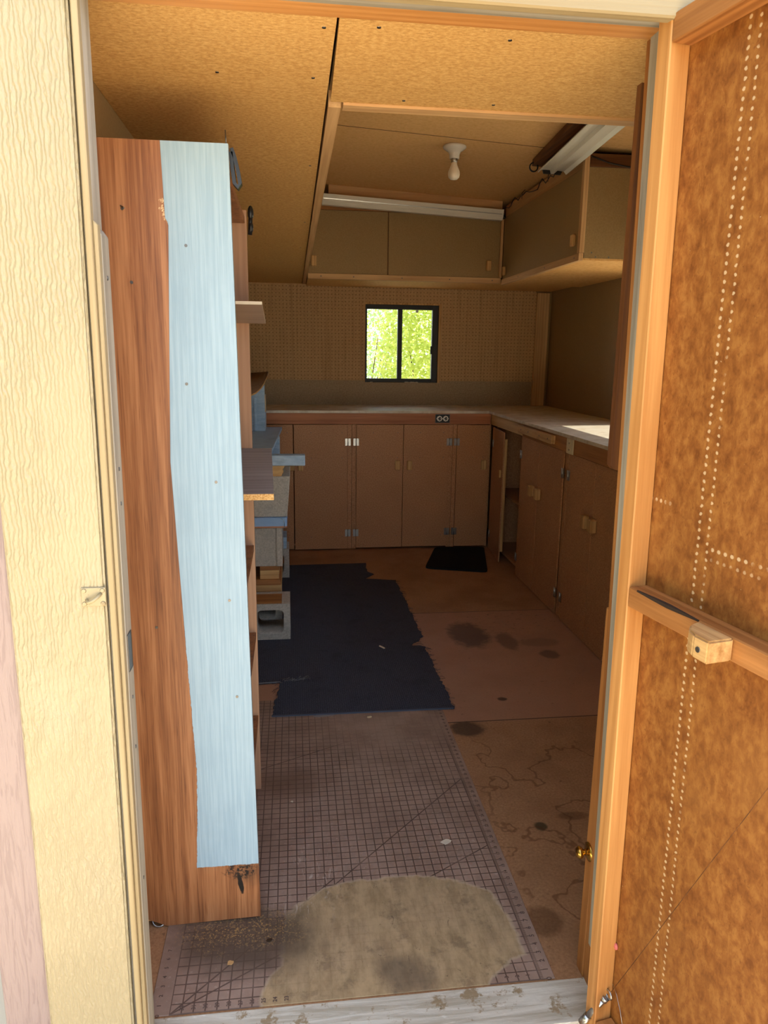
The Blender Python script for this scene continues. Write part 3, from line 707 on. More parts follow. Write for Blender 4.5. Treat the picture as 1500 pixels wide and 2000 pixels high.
bm = B(); hexa(bm, [(.09, 1.36, 1.99), (.106, 1.36, 1.99), (.102, 5.69, 1.96), (.09, 5.69, 1.96), (.09, 1.36, 2.486), (.106, 1.36, 2.486), (.102, 5.69, 2.486), (.09, 5.69, 2.486)])
obj('front_panel', bm, MAT('olive'), o)
screws(o, [((x, y, zs(y) + .003), (x, y, zs(y) - .001)) for x, y in ((-.012, 1.325 + .012), (.062, 1.39), (-.14, 1.62), (.05, 1.62), (.06, 2.3), (.06, 3.2), (.05, 3.9))], .0045)

o = thing('overhead_locker', 'short grey brown particle board locker overhead just inside the doorway', 'overhead locker', (1.0, 1.55, 1.95))
bm = B(); Y0, Y1 = 1.326, 1.752
hexa(bm, [(.086, Y0, zs(Y0)), (XR - .001, Y0, zs(Y0)), (XR - .001, Y1, zs(Y1)), (.092, Y1, zs(Y1)), (.086, Y0, zs(Y0) + .012), (XR - .001, Y0, zs(Y0) + .012), (XR - .001, Y1, zs(Y1) + .012), (.092, Y1, zs(Y1) + .012)])
obj('bottom_panel', bm, MAT('soffit'), o)
bm = B(); hexa(bm, [(.12, 1.7525, 1.9515), (XR - .002, 1.7525, 1.9515), (XR - .002, 1.79, 1.9515), (.12, 1.79, 1.9515), (.12, 1.7525, 1.99), (XR - .002, 1.7525, 1.99), (XR - .002, 1.79, 1.99), (.12, 1.79, 1.99)])
obj('edge_rail', bm, MAT('trim_x'), o)
bxo('front_panel', MAT('olive'), o, .119, XR - .002, 1.765, 1.78, 1.9905, 2.385)
screws(o, [((x, y, zs(y) + .003), (x, y, zs(y) - .001)) for x, y in ((.155, 1.375), (.39, 1.39), (.25, 1.72), (.45, 1.715))], .0045)

def knob_block(parent, x0, x1, y0, y1, z0, z1, mat='raw_z'):
    bm = B(); box(bm, x0, x1, y0, y1, z0, z1, .005); return obj('knob', bm, MAT(mat), parent)

o = thing('overhead_locker', 'overhead locker above the window with two olive doors', 'overhead locker', (.8, 5.4, 1.9))
YU = 5.10
bxo('bottom_panel', MAT('ledge'), o, .112, 2.02, YU + .026, YB - .005, 1.9, 1.912, 0)
bxo('bottom_rail', MAT('trim_x'), o, .1115, 1.442, YU - .006, YU + .025, 1.896, 1.932)
bxo('top_rail', MAT('oldpine_x'), o, .112, 1.42, YU - .002, YU + .02, 2.335, 2.37)
bxo('stile', MAT('trim_z'), o, 1.425, 1.444, YU - .012, YU + .02, 1.933, 2.36)
bxo('center_stop', MAT('darkwood_z'), o, .645, .66, YU + .012, YU + .02, 1.933, 2.334, 0)
for x0, x1, kx in ((.112, .6495, .152), (.6555, 1.424, 1.350)):
    dd = bxo('door', MAT('olive'), o, x0, x1, YU + .002, YU + .011, 1.933, 2.334, .001)
    knob_block(dd, kx - .018, kx + .018, YU - .020, YU + .002, 1.975, 2.045)
screws(o, [((x, YU - .004, 1.914), (x, YU - .007, 1.914)) for x in (.2, .42, .75, 1.08, 1.38)], .005)

XU = 1.445; YE = 3.69
o = side_locker = thing('overhead_locker', 'overhead locker on the side wall ending in an open corner panel', 'overhead locker', (1.74, 4.4, 1.88))
bxo('bottom_panel', MAT('ledge'), o, XU + .022, XR - .002, YE + .002, YU + .02, 1.888, 1.898, 0)
bxo('bottom_rail', MAT('trim_y'), o, XU - .004, XU + .021, YE, YU - .013, 1.886, 1.922)
dd = bxo('door', MAT('olive'), o, XU + .002, XU + .011, YE + .03, YU - .013, 1.923, 2.325, .001)
knob_block(dd, XU - .018, XU + .002, 3.752, 3.79, 1.962, 2.022)
knob_block(dd, XU - .018, XU + .002, 5.00, 5.035, 1.94, 2.0, 'raw_z')
bxo('corner_stile', MAT('trim_z'), o, XU - .003, XU + .022, YE - .003, YE + .029, 1.923, 2.40)
bxo('end_panel', MAT('olive'), o, XU + .0225, XR - .002, YE, YE + .01, 1.899, 2.325, 0)
bxo('end_rail', MAT('darkwood_x'), o, XU + .0225, XR - .002, YE - .006, YE + .012, 2.3255, 2.386)
bxo('top_ledge', MAT('trim_y'), o, XU + .008, XU + .022, YE + .03, YU - .013, 2.326, 2.40)
screws(o, [((x, YE + .003, 1.905), (x, YE - .0005, 1.905)) for x in (1.53, 1.6, 1.7)] + [((1.508, YE + .003, 1.925), (1.508, YE - .0008, 1.925))], .005)
screws(o, [((XU - .002, y, 1.904), (XU - .005, y, 1.904)) for y in (3.75, 4.2, 4.7)], .005)
# corner stud on the back wall
struct('trim_12', box(B(), 1.905, 2.004, YB - .035, YB + .003, 1.016, 1.887, .003), MAT('trim_z'), 'pale wooden corner stud beside the pegboard', 'stud')

# ------------------------------------------------------------------ windows
w = thing('window_1', 'small sliding window with dark frame in the back wall', 'window', (.854, YB, WZ0), kind='structure')
bm = B()
box(bm, WX0, WX1, YB - .006, YB + .085, WZ1 - .012, WZ1, 0); box(bm, WX1 - .018, WX1, YB - .006, YB + .085, WZ0, WZ1 - .012, 0); box(bm, WX0, WX0 + .004, YB - .006, YB + .085, WZ0, WZ1 - .012, 0)
obj('reveal', bm, MAT('raw_z'), w)
a0, a1, b0, b1 = WX0 + .0045, WX1 - .0185, WZ0 + .001, WZ1 - .0125
bm = B()
for q in ((a0, a0 + .016, b0, b1), (a1 - .047, a1, b0, b1), (a0 + .016, a1 - .047, b1 - .034, b1), (a0 + .016, a1 - .047, b0, b0 + .028)):
    box(bm, q[0], q[1], YB + .015, YB + .06, q[2], q[3], .002)
fr_ = obj('window_frame', bm, MAT('blackframe'), w)
xm = .818
bxo('meeting_stile', MAT('blackframe'), w, xm - .003, xm + .032, YB + .012, YB + .05, b0 + .029, b1 - .035, .002)
bxo('window_pane', MAT('glass'), w, a0 + .017, xm - .004, YB + .038, YB + .041, b0 + .029, b1 - .035, 0)
bxo('window_pane', MAT('glass'), w, xm + .033, a1 - .048, YB + .028, YB + .031, b0 + .029, b1 - .035, 0)
lc = bxo('window_lock', MAT('blackframe'), w, a1 - .060, a1 - .042, YB - .002, YB + .014, 1.41, 1.47, .002)
bxo('window_clip', MAT('steel'), w, .955, .975, YB + .02, YB + .027, b1 - .055, b1 - .036, 0)
bm = B(); random.seed(3)
for i in range(16):
    x = random.choice([random.uniform(.60, .70), random.uniform(.88, .98)]); y = YB + random.uniform(.0, .012)
    bmesh.ops.create_icosphere(bm, subdivisions=1, radius=random.uniform(.004, .008), matrix=Matrix.Translation((x, y, WZ0 + .002)) @ Matrix.Diagonal((1.8, .8, .6, 1)))
obj('sill_foam', bm, MAT('paper'), w)
w2 = thing('window_2', 'wide window in the side wall over the workbench', 'window', (XR, (RY0 + RY1) / 2, RZ0), kind='structure')
bm = B()
for q in ((RY0, RY0 + .03, RZ0, RZ1), (RY1 - .03, RY1, RZ0, RZ1), (RY0, RY1, RZ1 - .03, RZ1), (RY0, RY1, RZ0, RZ0 + .03)):
    box(bm, XR + .03, XR + .07, q[0], q[1], q[2], q[3])
obj('window_frame', bm, MAT('blackframe'), w2)
bxo('window_pane', MAT('glass'), w2, XR + .048, XR + .051, RY0 + .03, RY1 - .03, RZ0 + .03, RZ1 - .03, 0)

# ------------------------------------------------------------------ base cabinets and workbench
YC, XC = 5.13, 1.445
def hinge(parent, M):
    bm = B(); box(bm, -.020, -.003, -.0022, 0, -.026, .026, .0006, M); box(bm, .003, .020, -.0022, 0, -.026, .026, .0006, M)
    cyl(bm, M @ Vector((0, -.003, -.026)), M @ Vector((0, -.003, .026)), .0035, seg=10)
    for x in (-.012, .012):
        for z in (-.015, .015): cyl(bm, M @ Vector((x, -.0022, z)), M @ Vector((x, -.0036, z)), .003, seg=8)
    return obj('hinge', bm, MAT('steel'), parent)
def backM(x, z): return Matrix.Translation((x, YC - .0125, z))
def sideM(y, z): return Matrix.Translation((XC - .0125, y, z)) @ Matrix.Rotation(-math.pi / 2, 4, 'Z')
def back_unit(label, x0, x1, doors, stiles, grp=None):
    u = thing('base_cabinet', label, 'base cabinet', ((x0 + x1) / 2, 5.4, 0), group=grp)
    bm = B(); box(bm, x0 + .002, x0 + .018, YC + .02, YB - .006, 0, .915); box(bm, x1 - .018, x1 - .002, YC + .02, YB - .006, 0, .915)
    box(bm, x0 + .018, x1 - .018, YC + .02, YB - .006, .03, .045); box(bm, x0 + .018, x1 - .018, YB - .012, YB - .006, .045, .915)
    obj('carcass', bm, MAT('doorboard'), u)
    for s0, s1 in stiles: bxo('face_stile', MAT('doorboard'), u, s0, s1, YC, YC + .018, .004, .918, .001)
    for (a, b, kx, hx, z0) in doors:
        dd = bxo('door', MAT('doorboard'), u, a, b, YC - .010, YC - .001 + .0, z0, .916, .0012)
        if kx is not None: knob_block(dd, kx - .019, kx + .019, YC - .030, YC - .0105, .590, .660, 'raw_z')
        if hx is not None:
            hinge(dd, backM(hx, .793)); hinge(dd, backM(hx, .128))
        pts = []
        for xx in (a + .12, b - .04):
            for zz in (.86, .68 if kx else .5, .1): pts.append(((xx, YC - .0105, zz), (xx, YC - .0085, zz)))
        screws(dd, pts)
    return u
back_unit('base cabinet under the bench behind the concrete blocks', XL + .002, .414, [(XL + .02, -.002, -.012, None, .012), (.004, .3835, .049, .386, .008)], [(.3845, .4135)])
back_unit('base cabinet below the black outlet with two facing knobs', .4145, 1.148, [(.4465, .7835, .745, .444, .014), (.7865, 1.1175, .831, 1.121, .016)], [(.415, .4455), (1.1185, 1.1475)])
back_unit('narrow base cabinet in the corner behind the black mat', 1.1485, 1.432, [(1.1785, 1.416, 1.379, 1.176, .012)], [(1.149, 1.1775), (1.4165, 1.431)])
def side_unit(label, y0, y1, doors, stiles):
    u = thing('base_cabinet', label, 'base cabinet', (1.74, (y0 + y1) / 2, 0))
    bm = B(); box(bm, XC + .02, XR - .004, y0 + .002, y0 + .018, 0, .915); box(bm, XC + .02, XR - .004, y1 - .018, y1 - .002, 0, .915)
    box(bm, XC + .02, XR - .004, y0 + .018, y1 - .018, .03, .045); box(bm, XC + .03, XR - .004, y0 + .018, y1 - .018, .44, .456)
    box(bm, XR - .012, XR - .004, y0 + .018, y1 - .018, .045, .915)
    obj('carcass', bm, MAT('doorboard'), u)
    for s0, s1 in stiles: bxo('face_stile', MAT('doorboard'), u, XC, XC + .018, s0, s1, .004, .918, .001)
    for (a, b, ky, hy) in doors:
        dd = bxo('door', MAT('doorboard'), u, XC - .010, XC - .001, a, b, .004, .916, .0012)
        if ky is not None: knob_block(dd, XC - .045, XC - .0105, ky - .022, ky + .022, .585, .65, 'raw_z')
        if hy is not None: hinge(dd, sideM(hy, .80)); hinge(dd, sideM(hy, .128))
        pts = []
        for yy in (a + .05, b - .05):
            for zz in (.86, .6, .1): pts.append(((XC - .0105, yy, zz), (XC - .0085, yy, zz)))
        screws(dd, pts)
    return u
# the corner unit whose door stands ajar
u = side_unit('corner base cabinet with its door standing ajar', 4.43, 5.10, [], [(4.431, 4.447)])
DA = Matrix.Translation((XC - .001, 5.095, 0)) @ Matrix.Rotation(math.radians(-90 - 5), 4, 'Z')
bm = box(B(), 0, .40, -.009, 0, .006, .905, .001, DA); dd = obj('door', bm, MAT('doorboard'), u)
bm = B(); box(bm, .36, .38, -.026, -.0095, .595, .65, .004, DA); obj('knob', bm, MAT('raw_z'), dd)
bm = B(); box(bm, .39, .399, .0005, .018, .08, .86, .001, DA); obj('edge_batten', bm, MAT('raw_z'), dd)
hinge(dd, DA @ Matrix.Translation((.03, -.0095, .79))); hinge(dd, DA @ Matrix.Translation((.03, -.0095, .12)))
side_unit('base cabinet below the ivory outlet and the wooden cleat', 3.642, 4.429, [(4.083, 4.41, 4.135, 4.412), (3.69, 4.079, 4.025, 3.685)], [(4.412, 4.428), (3.643, 3.688)])
side_unit('base cabinet nearest the doorway under the workbench', 2.80, 3.640, [(3.272, 3.60, 3.315, 3.604), (2.83, 3.268, 3.225, None)], [(3.602, 3.639), (2.801, 2.828)])
side_unit('base cabinet hidden behind the hinge side of the doorway', 2.05, 2.798, [(2.08, 2.76, None, None)], [(2.762, 2.797)])

wt = thing('workbench', 'pale scuffed plywood bench top wrapping the far corner', 'workbench', (1.0, 5.4, .92))
bm = B()
poly = [(XL + .003, YC - .02), (XC - .04, YC - .02), (XC - .02, 2.05), (XR - .003, 2.05), (XR - .003, YB - .006), (XL + .003, YB - .006)]
prism(bm, poly, .998, 1.0155); obj('bench_top', bm, MAT('counter'), wt)
bxo('apron', MAT('red_x'), wt, XL + .004, XC - .022, YC - .014, YC + .022, .920, .997, .0015)
bxo('apron', MAT('oldpine_y'), wt, XC - .021, XC + .012, 2.06, 4.38, .920, .997, .0015)
bxo('apron', MAT('raw_y'), wt, XC - .0212, XC + .012, 4.381, YC - .015, .920, .997, .0015)
c = bxo('wooden_cleat', MAT('raw_y'), None, XC - .046, XC - .0215, 3.80, 4.40, .940, .988, .002)
tag(c, 'short wooden cleat screwed along the bench apron', 'cleat')
screws(c, [((XC - .0445, y, .964), (XC - .0475, y, .964)) for y in (3.86, 4.0, 4.2, 4.34)], .005)
# outlets
e = thing('electrical_outlet', 'black electrical outlet set sideways in the red fir apron', 'outlet', (1.064, YC - .016, .932))
bxo('box_rim', MAT('nail'), e, 1.011, 1.118, YC - .0165, YC - .0142, .930, .992, .0005)
bxo('wall_plate', MAT('black'), e, 1.014, 1.115, YC - .018, YC - .0166, .933, .989, .0005)
for x in (1.042, 1.087):
    bm = B(); Mx = Matrix.Translation((x, YC - .018, .961)) @ Matrix.Rotation(math.pi / 2, 4, 'X')
    lathe(bm, [(0, .004), (.014, .004), (.0205, .003), (.0205, 0)], 8, Mx)
    r_ = obj('receptacle_face', bm, MAT('white'), e)
    bm = B(); lathe(bm, [(0, .0047), (.0125, .0047), (.0125, .0042)], 8, Mx); obj('face_inset', bm, MAT('black'), r_)
    for dx, dz in ((-.007, .006), (-.007, -.006)): bxo('slot', MAT('white'), r_, x + dx - .004, x + dx + .004, YC - .0238, YC - .0228, .961 + dz - .002, .961 + dz + .002, 0)
    bm = B(); cyl(bm, (x + .007, YC - .0228, .961), (x + .007, YC - .0238, .961), .003, seg=10); obj('slot', bm, MAT('white'), r_)
bm = B(); box(bm, 1.020, 1.109, YC - .0195, YC - .018, .9565, .9655, .0005); obj('mounting_strap', bm, MAT('steel'), e)
e = thing('electrical_outlet', 'ivory electrical outlet upright on the side bench apron', 'outlet', (XC - .024, 3.575, .92))
bxo('wall_plate', MAT('ivory'), e, XC - .028, XC - .0215, 3.53, 3.62, .918, .996, .002)
for z in (.940, .974):
    bm = B(); Mx = Matrix.Translation((XC - .028, 3.575, z)) @ Matrix.Rotation(-math.pi / 2, 4, 'Y')
    lathe(bm, [(0, .003), (.012, .003), (.015, 0)], 10, Mx); r_ = obj('receptacle_face', bm, MAT('ivory'), e)
    for dy in (-.005, .005): bxo('slot', MAT('black'), r_, XC - .0318, XC - .0308, 3.575 + dy - .0012, 3.575 + dy + .0012, z - .004, z + .004, 0)

# ------------------------------------------------------------------ lamps and wires
bx_, by_ = .838, 3.93; bz = zc(bx_)
L = thing('lampholder', 'white porcelain lampholder with bare bulb on the ceiling', 'ceiling lamp', (bx_, by_, bz - .2))
Mz = Matrix.Translation((bx_, by_, bz)) @ Matrix.Rotation(math.pi, 4, 'X')
bm = B(); lathe(bm, [(0, 0), (.056, 0), (.060, .006), (.058, .013), (.045, .022), (.032, .030), (.026, .042), (.025, .062), (.0, .062)], 32, Mz); obj('porcelain_base', bm, MAT('porcelain'), L)
bm = B(); lathe(bm, [(.017, .062), (.017, .072), (.016, .08), (0, .08)], 24, Mz); obj('bulb_cap', bm, MAT('steel'), L)
bm = B(); lathe(bm, [(.014, .080), (.016, .090), (.022, .105), (.029, .122), (.031, .136), (.028, .150), (.018, .160), (0, .164)], 28, Mz); obj('light_bulb', bm, MAT('bulb'), L)

# strip light against the back locker
yl = 5.04
S = thing('strip_light', 'long thin white strip light hung across the back locker', 'strip light', (.81, yl, 2.33))
bm = B(); hexa(bm, [(.25, yl + .022, 2.405), (1.42, yl + .022, 2.345), (1.42, yl + .04, 2.345), (.25, yl + .04, 2.405), (.25, yl + .022, zc(.25) - .001), (1.42, yl + .022, zc(1.42) - .001), (1.42, yl + .04, zc(1.42) - .001), (.25, yl + .04, zc(.25) - .001)]); obj('valance', bm, MAT('trim_x'), S)
a, b = Vector((.216, yl, 2.385)), Vector((1.405, yl, 2.328)); ux = (b - a).normalized()
uw = Vector((0, 0, 1)) - ux * ux.z; uw.normalize(); uv = Vector((0, 1, 0))
prof = [(-.040, .030), (-.036, -.014), (-.020, -.034), (.018, -.034), (.021, .030)]
bm = B(); rail(bm, prof, [(a, uv, uw), (b, uv, uw)]); obj('channel', bm, MAT('white'), S)
bm = B(); rail(bm, [(-.0410, .004), (-.040, -.001), (-.0375, -.001), (-.0375, .004)], [(a, uv, uw), (b, uv, uw)]); obj('lip', bm, MAT('steel'), S)
for p, q in ((a, -1), (b, 1)):
    bm = B(); rail(bm, [(x * 1.04, z * 1.04) for x, z in prof], [(p, uv, uw), (p + ux * .008 * q, uv, uw)]); ec = obj('end_cap', bm, MAT('white'), S)
    bm = B(); rail(bm, [(-.028, -.004), (-.028, .010), (-.016, .010), (-.016, -.004)], [(p + ux * .0082 * q, uv, uw), (p + ux * .010 * q, uv, uw)]); obj('knockout', bm, MAT('black'), ec)
# shop light along the side
ang = math.radians(4.5); fwd = Vector((-math.sin(ang), -math.cos(ang), 0)); side = Vector((math.cos(ang), -math.sin(ang), -.052)).normalized(); upv = side.cross(Vector((math.sin(ang), math.cos(ang), 0))).normalized()
f0 = Vector((1.370, 3.955, 2.358)); f1 = f0 + fwd * 1.22
S = thing('shop_light', 'wide white shop light under the ceiling near the side locker', 'shop light', (1.32, 3.4, 2.35))
h = .078
prof = [(-h, -.008), (-h + .004, -.010), (-h + .018, .004), (-h + .040, .006), (-.014, .006), (-.008, -.012), (.008, -.012), (.014, .006), (h - .040, .006), (h - .018, .004), (h - .004, -.010), (h, -.008), (h - .016, .014), (-h + .016, .014)]
bm = B(); rail(bm, prof, [(f0, side, upv), (f1, side, upv)]); obj('reflector', bm, MAT('white'), S)
bm = B(); rail(bm, [(-.03, .0145), (.03, .0145), (.03, .03), (-.03, .03)], [(f0 + fwd * .01, side, upv), (f1, side, upv)]); obj('housing', bm, MAT('white'), S)
for q in (f0 - fwd * .012, f1):
    bm = B(); rail(bm, [(-.045, -.012), (.045, -.012), (.055, .012), (-.055, .012)], [(q, side, upv), (q + fwd * .0115, side, upv)]); ec = obj('end_cap', bm, MAT('black'), S)
bm = B(); rail(bm, [(-.10, .031), (.06, .031), (.06, .064), (-.10, .064)], [(f0 - fwd * .05, side, upv), (f1, side, upv)]); obj('mounting_board', bm, MAT('darkwood_y'), S)
cp = f0 - fwd * .02 - side * .075 + upv * .02
bm = B(); tube(bm, [cp + Vector((-.022 + .022 * math.cos(t), 0, .022 * math.sin(t))) for t in [i * math.pi / 8 for i in range(16)]], .004, 6, True)
obj('cable_loop', bm, MAT('black'), S)
random.seed(11)
pts = []
for i in range(24):
    y = 3.85 + i * .052; pts.append((XU - .012 - random.uniform(0, .012), y, 2.375 + random.uniform(-.018, .018)))
bm = B(); tube(bm, pts, .003, 6)
for y in (4.15, 4.62): tube(bm, [(XU - .02, y - .03, 2.40), (XU - .03, y, 2.385), (XU - .018, y + .035, 2.36)], .002, 5)
bm2 = bm
tag(obj('electrical_cable', bm2, MAT('black')), 'thin black cable stapled along the side locker ledge', 'cable')
bm = B(); tube(bm, [(1.47, YE - .0095, 2.372), (1.56, YE - .0098, 2.345), (1.66, YE - .0098, 2.330), (1.78, YE - .0095, 2.328)], .0035, 6)
obj('cable', bm, MAT('black'), side_locker)
bm = B(); tube(bm, [(1.412, yl, 2.33), (1.425, yl - .01, 2.322), (1.432, yl + .02, 2.335), (1.428, yl + .035, 2.36)], .006, 6)
bmesh.ops.create_icosphere(bm, subdivisions=2, radius=.016, matrix=Matrix.Translation((1.432, yl + .01, 2.318)) @ Matrix.Diagonal((.7, 1.2, .8, 1)))
tag(obj('cable_plug', bm, MAT('black')), 'black plug where the strip light meets the corner', 'plug')

# ------------------------------------------------------------------ bookcase
k = thing('bookcase', 'walnut laminate bookcase whose end panel is half painted pale blue', 'bookcase', (-.099, 1.605, 0))
bm = B()
t = bmesh.new()
def lean(z): return -.099 - .0125 * z
out = [(-.392, .034), (-.332, .0034), (lean(.0), .010), (lean(1.825), 1.825), (-.392, 1.825)]
a = [t.verts.new((x, 1.605, z)) for x, z in out]; b = [t.verts.new((x, 1.622, z)) for x, z in out]
t.faces.new(a); t.faces.new(list(reversed(b)))
for i in range(5): t.faces.new([a[i], b[i], b[(i + 1) % 5], a[(i + 1) % 5]])
bmesh.ops.recalc_face_normals(t, faces=t.faces[:]); merge(bm, t)
obj('end_panel', bm, MAT('lampanel'), k)
bxo('end_panel', MAT('laminner'), k, -.392, -.121, 2.17, 2.188, .0034, 1.80, .0005)
bxo('back_panel', MAT('lam'), k, -.398, -.3925, 1.607, 2.188, .02, 1.80, 0)
bxo('top_panel', MAT('lam'), k, -.392, -.126, 1.6225, 2.1695, 1.765, 1.783, .0005)
for z in (.27, .555, .838): bxo('shelf', MAT('lam'), k, -.392, -.124, 1.6225, 2.1695, z - .018, z, .0005)
bxo('kick_board', MAT('chip'), k, -.392, -.335, 1.625, 1.64, .0034, .03, .0005)
bm = B(); cyl(bm, (-.126, 1.613, 1.82), (-.127, 1.613, 1.852), .0013, seg=8); obj('nail', bm, MAT('nail'), k)
for x, z in ((-.335, 1.695), (-.325, 1.553), (-.213, 1.628), (-.224, 1.348), (-.17, 1.135), (-.15, .86), (-.14, .62), (-.315, .80)):
    bm = B(); cyl(bm, (x, 1.606, z), (x, 1.6035, z), .0032, seg=10); obj('screw_head', bm, MAT('nail'), k)
bm = B(); cyl(bm, (-.338, 1.606, 1.700), (-.329, 1.592, 1.694), .0017, seg=8); obj('nail', bm, MAT('nail'), k)

# strap and clip on the bookcase edge
bm = B()
pts = [(-.117, 1.636, 1.822), (-.111, 1.636, 1.805), (-.105, 1.636, 1.778), (-.1015, 1.636, 1.756), (-.106, 1.636, 1.748), (-.113, 1.636, 1.756), (-.1165, 1.636, 1.785), (-.1185, 1.636, 1.815)]
def strap(bm, pts, w, th):
    t = bmesh.new(); rs = []
    P = [Vector(p) for p in pts]
    for i, p in enumerate(P):
        tn = (P[min(i + 1, len(P) - 1)] - P[max(i - 1, 0)]).normalized(); y = Vector((0, 1, 0)); nn = tn.cross(y).normalized()
        rs.append([t.verts.new(p + y * u * w + nn * v * th) for u, v in ((-.5, -.5), (.5, -.5), (.5, .5), (-.5, .5))])
    for A, C in zip(rs, rs[1:]):
        for i in range(4): t.faces.new([A[i], A[(i + 1) % 4], C[(i + 1) % 4], C[i]]).smooth = False
    t.faces.new(rs[0]); t.faces.new(list(reversed(rs[-1]))); bmesh.ops.recalc_face_normals(t, faces=t.faces[:]); merge(bm, t)
strap(bm, pts, .024, .0075)
tag(obj('strap', bm, MAT('black')), 'black strap looped from the top corner of the bookcase', 'strap')
bm = B()
for z, s in ((1.792, .9), (1.755, .75)):
    bmesh.ops.create_icosphere(bm, subdivisions=2, radius=.013 * s, matrix=Matrix.Translation((-.109, 2.168, z)) @ Matrix.Diagonal((.75, .8, 1.7, 1)))
cyl(bm, (-.112, 2.168, 1.735), (-.108, 2.168, 1.80), .006, seg=8)
tag(obj('spring_clip', bm, MAT('black'), None, True), 'small black clip on the far upright of the bookcase', 'clip')

# loose shelves
bm = B(); Ms = Matrix.Translation((0, 1.91, 1.536)) @ Matrix.Rotation(math.radians(-9), 4, 'X')
box(bm, -.388, -.073, 0, .24, -.004, .004, .001, Ms)
sh = tag(obj('loose_shelf', bm, MAT('greylam')), 'thin walnut shelf poking out high on the bookcase', 'shelf board')
bm = B(); box(bm, -.388, -.073, -.0012, -.0001, -.0038, .0038, 0, Ms); obj('front_edge', bm, MAT('paper'), sh)
bm = B(); Ms = Matrix.Translation((0, 1.86, 1.058)) @ Matrix.Rotation(math.radians(14.5), 4, 'X')
t = bmesh.new(); hexa(t, [(-.386, 0, -.018), (-.052, 0, -.018), (-.064, .315, -.018), (-.386, .315, -.018), (-.386, 0, 0), (-.052, 0, 0), (-.064, .315, 0), (-.386, .315, 0)])
bmesh.ops.bevel(t, geom=list(t.edges), offset=.0006, segments=1, affect='EDGES')
merge(bm, t, Ms)
ls = obj('loose_shelf', bm, MAT('darklam')); tag(ls, 'charcoal topped shelf with raw chipboard edge tilting out of the bookcase', 'shelf board')
bm = B(); box(bm, -.386, -.052, -.0012, -.0001, -.0178, -.0003, 0, Ms); obj('raw_edge', bm, MAT('chip'), ls)

# ------------------------------------------------------------------ concrete blocks and boards
def hollow_block(name, x0, x1, y0, y1, z0, z1, label, cells=2, wall=.032, grp=None):
    """concrete block lying on its side, cores running along y, rounded core corners"""
    t = bmesh.new()
    n = 4
    def rrect(a0, a1, c0, c1, r):
        out = []
        for cx, cz, s in ((a1 - r, c1 - r, 0), (a0 + r, c1 - r, 1), (a0 + r, c0 + r, 2), (a1 - r, c0 + r, 3)):
            for i in range(n + 1):
                an = (s + i / n) * math.pi / 2; out.append((cx + r * math.cos(an), cz + r * math.sin(an)))
        return out
    w = (x1 - x0 - wall * (cells + 1)) / cells
    xs = x0
    for c in range(cells):
        a0 = xs + (wall if c == 0 else wall / 2); oa0 = xs; oa1 = x1 if c == cells - 1 else a0 + w + wall / 2
        inner = rrect(a0, a0 + w, z0 + wall, z1 - wall, .022)
        # outer ring sampled to the same count
        outer = []
        for i, (px, pz) in enumerate(inner):
            s = i // (n + 1)
            outer.append(((oa1, z1), (oa0, z1), (oa0, z0), (oa1, z0))[s])
        rings = {}
        for y in (y0, y1):
            rings[y] = ([t.verts.new((px, y, pz)) for px, pz in inner], [t.verts.new((px, y, pz)) for px, pz in outer])
        m = len(inner)
        for i in range(m):
            k2 = (i + 1) % m
            for y in (y0, y1):
                I, O = rings[y]
                q = [I[i], I[k2], O[k2], O[i]]
                if outer[i] == outer[k2]: q = [I[i], I[k2], O[i]]
                t.faces.new(q)
            f = t.faces.new([rings[y0][0][i], rings[y0][0][k2], rings[y1][0][k2], rings[y1][0][i]]); f.smooth = True
            if outer[i] != outer[k2]: t.faces.new([rings[y0][1][i], rings[y0][1][k2], rings[y1][1][k2], rings[y1][1][i]])
        xs = oa1
    bmesh.ops.remove_doubles(t, verts=t.verts[:], dist=.0005)
    bmesh.ops.recalc_face_normals(t, faces=t.faces[:])
    bm = B(); merge(bm, t)
    return tag(obj(name, bm, MAT('concrete')), label, 'concrete block', grp)
def end_block(x0, x1, y0, y1, z0, z1, label):
    """block seen from its end: shallow recess between two flanges"""
    t = bmesh.new(); f = .028; dp = .012
    pl = [(x0, y0), (x0 + f, y0), (x0 + f + .006, y0 + dp), (x1 - f - .006, y0 + dp), (x1 - f, y0), (x1, y0), (x1, y1), (x0, y1)]
    prism(t, pl, z0, z1)
    bmesh.ops.bevel(t, geom=list(t.edges), offset=.0025, segments=1, affect='EDGES')
    bm = B(); merge(bm, t)
    return tag(obj('concrete_block', bm, MAT('concrete')), label, 'concrete block')
RZ = .007
hollow_block('concrete_block', -.386, -.027, 3.44, 3.63, RZ, .194, 'hollow concrete block lying on the navy rug, nearest of the pile')
bm = B(); box(bm, -.385, -.068, 3.443, 3.58, .1945, .2, .001); tag(obj('plank', bm, MAT('oldpine_x')), 'thin ringed plank lying on the nearest concrete block', 'plank')
def plank(x0, x1, y0, y1, z0, z1, mat, label, grp=None, M=None):
    return tag(obj('plank', box(B(), x0, x1, y0, y1, z0, z1, .0015, M), MAT(mat)), label, 'plank', grp)
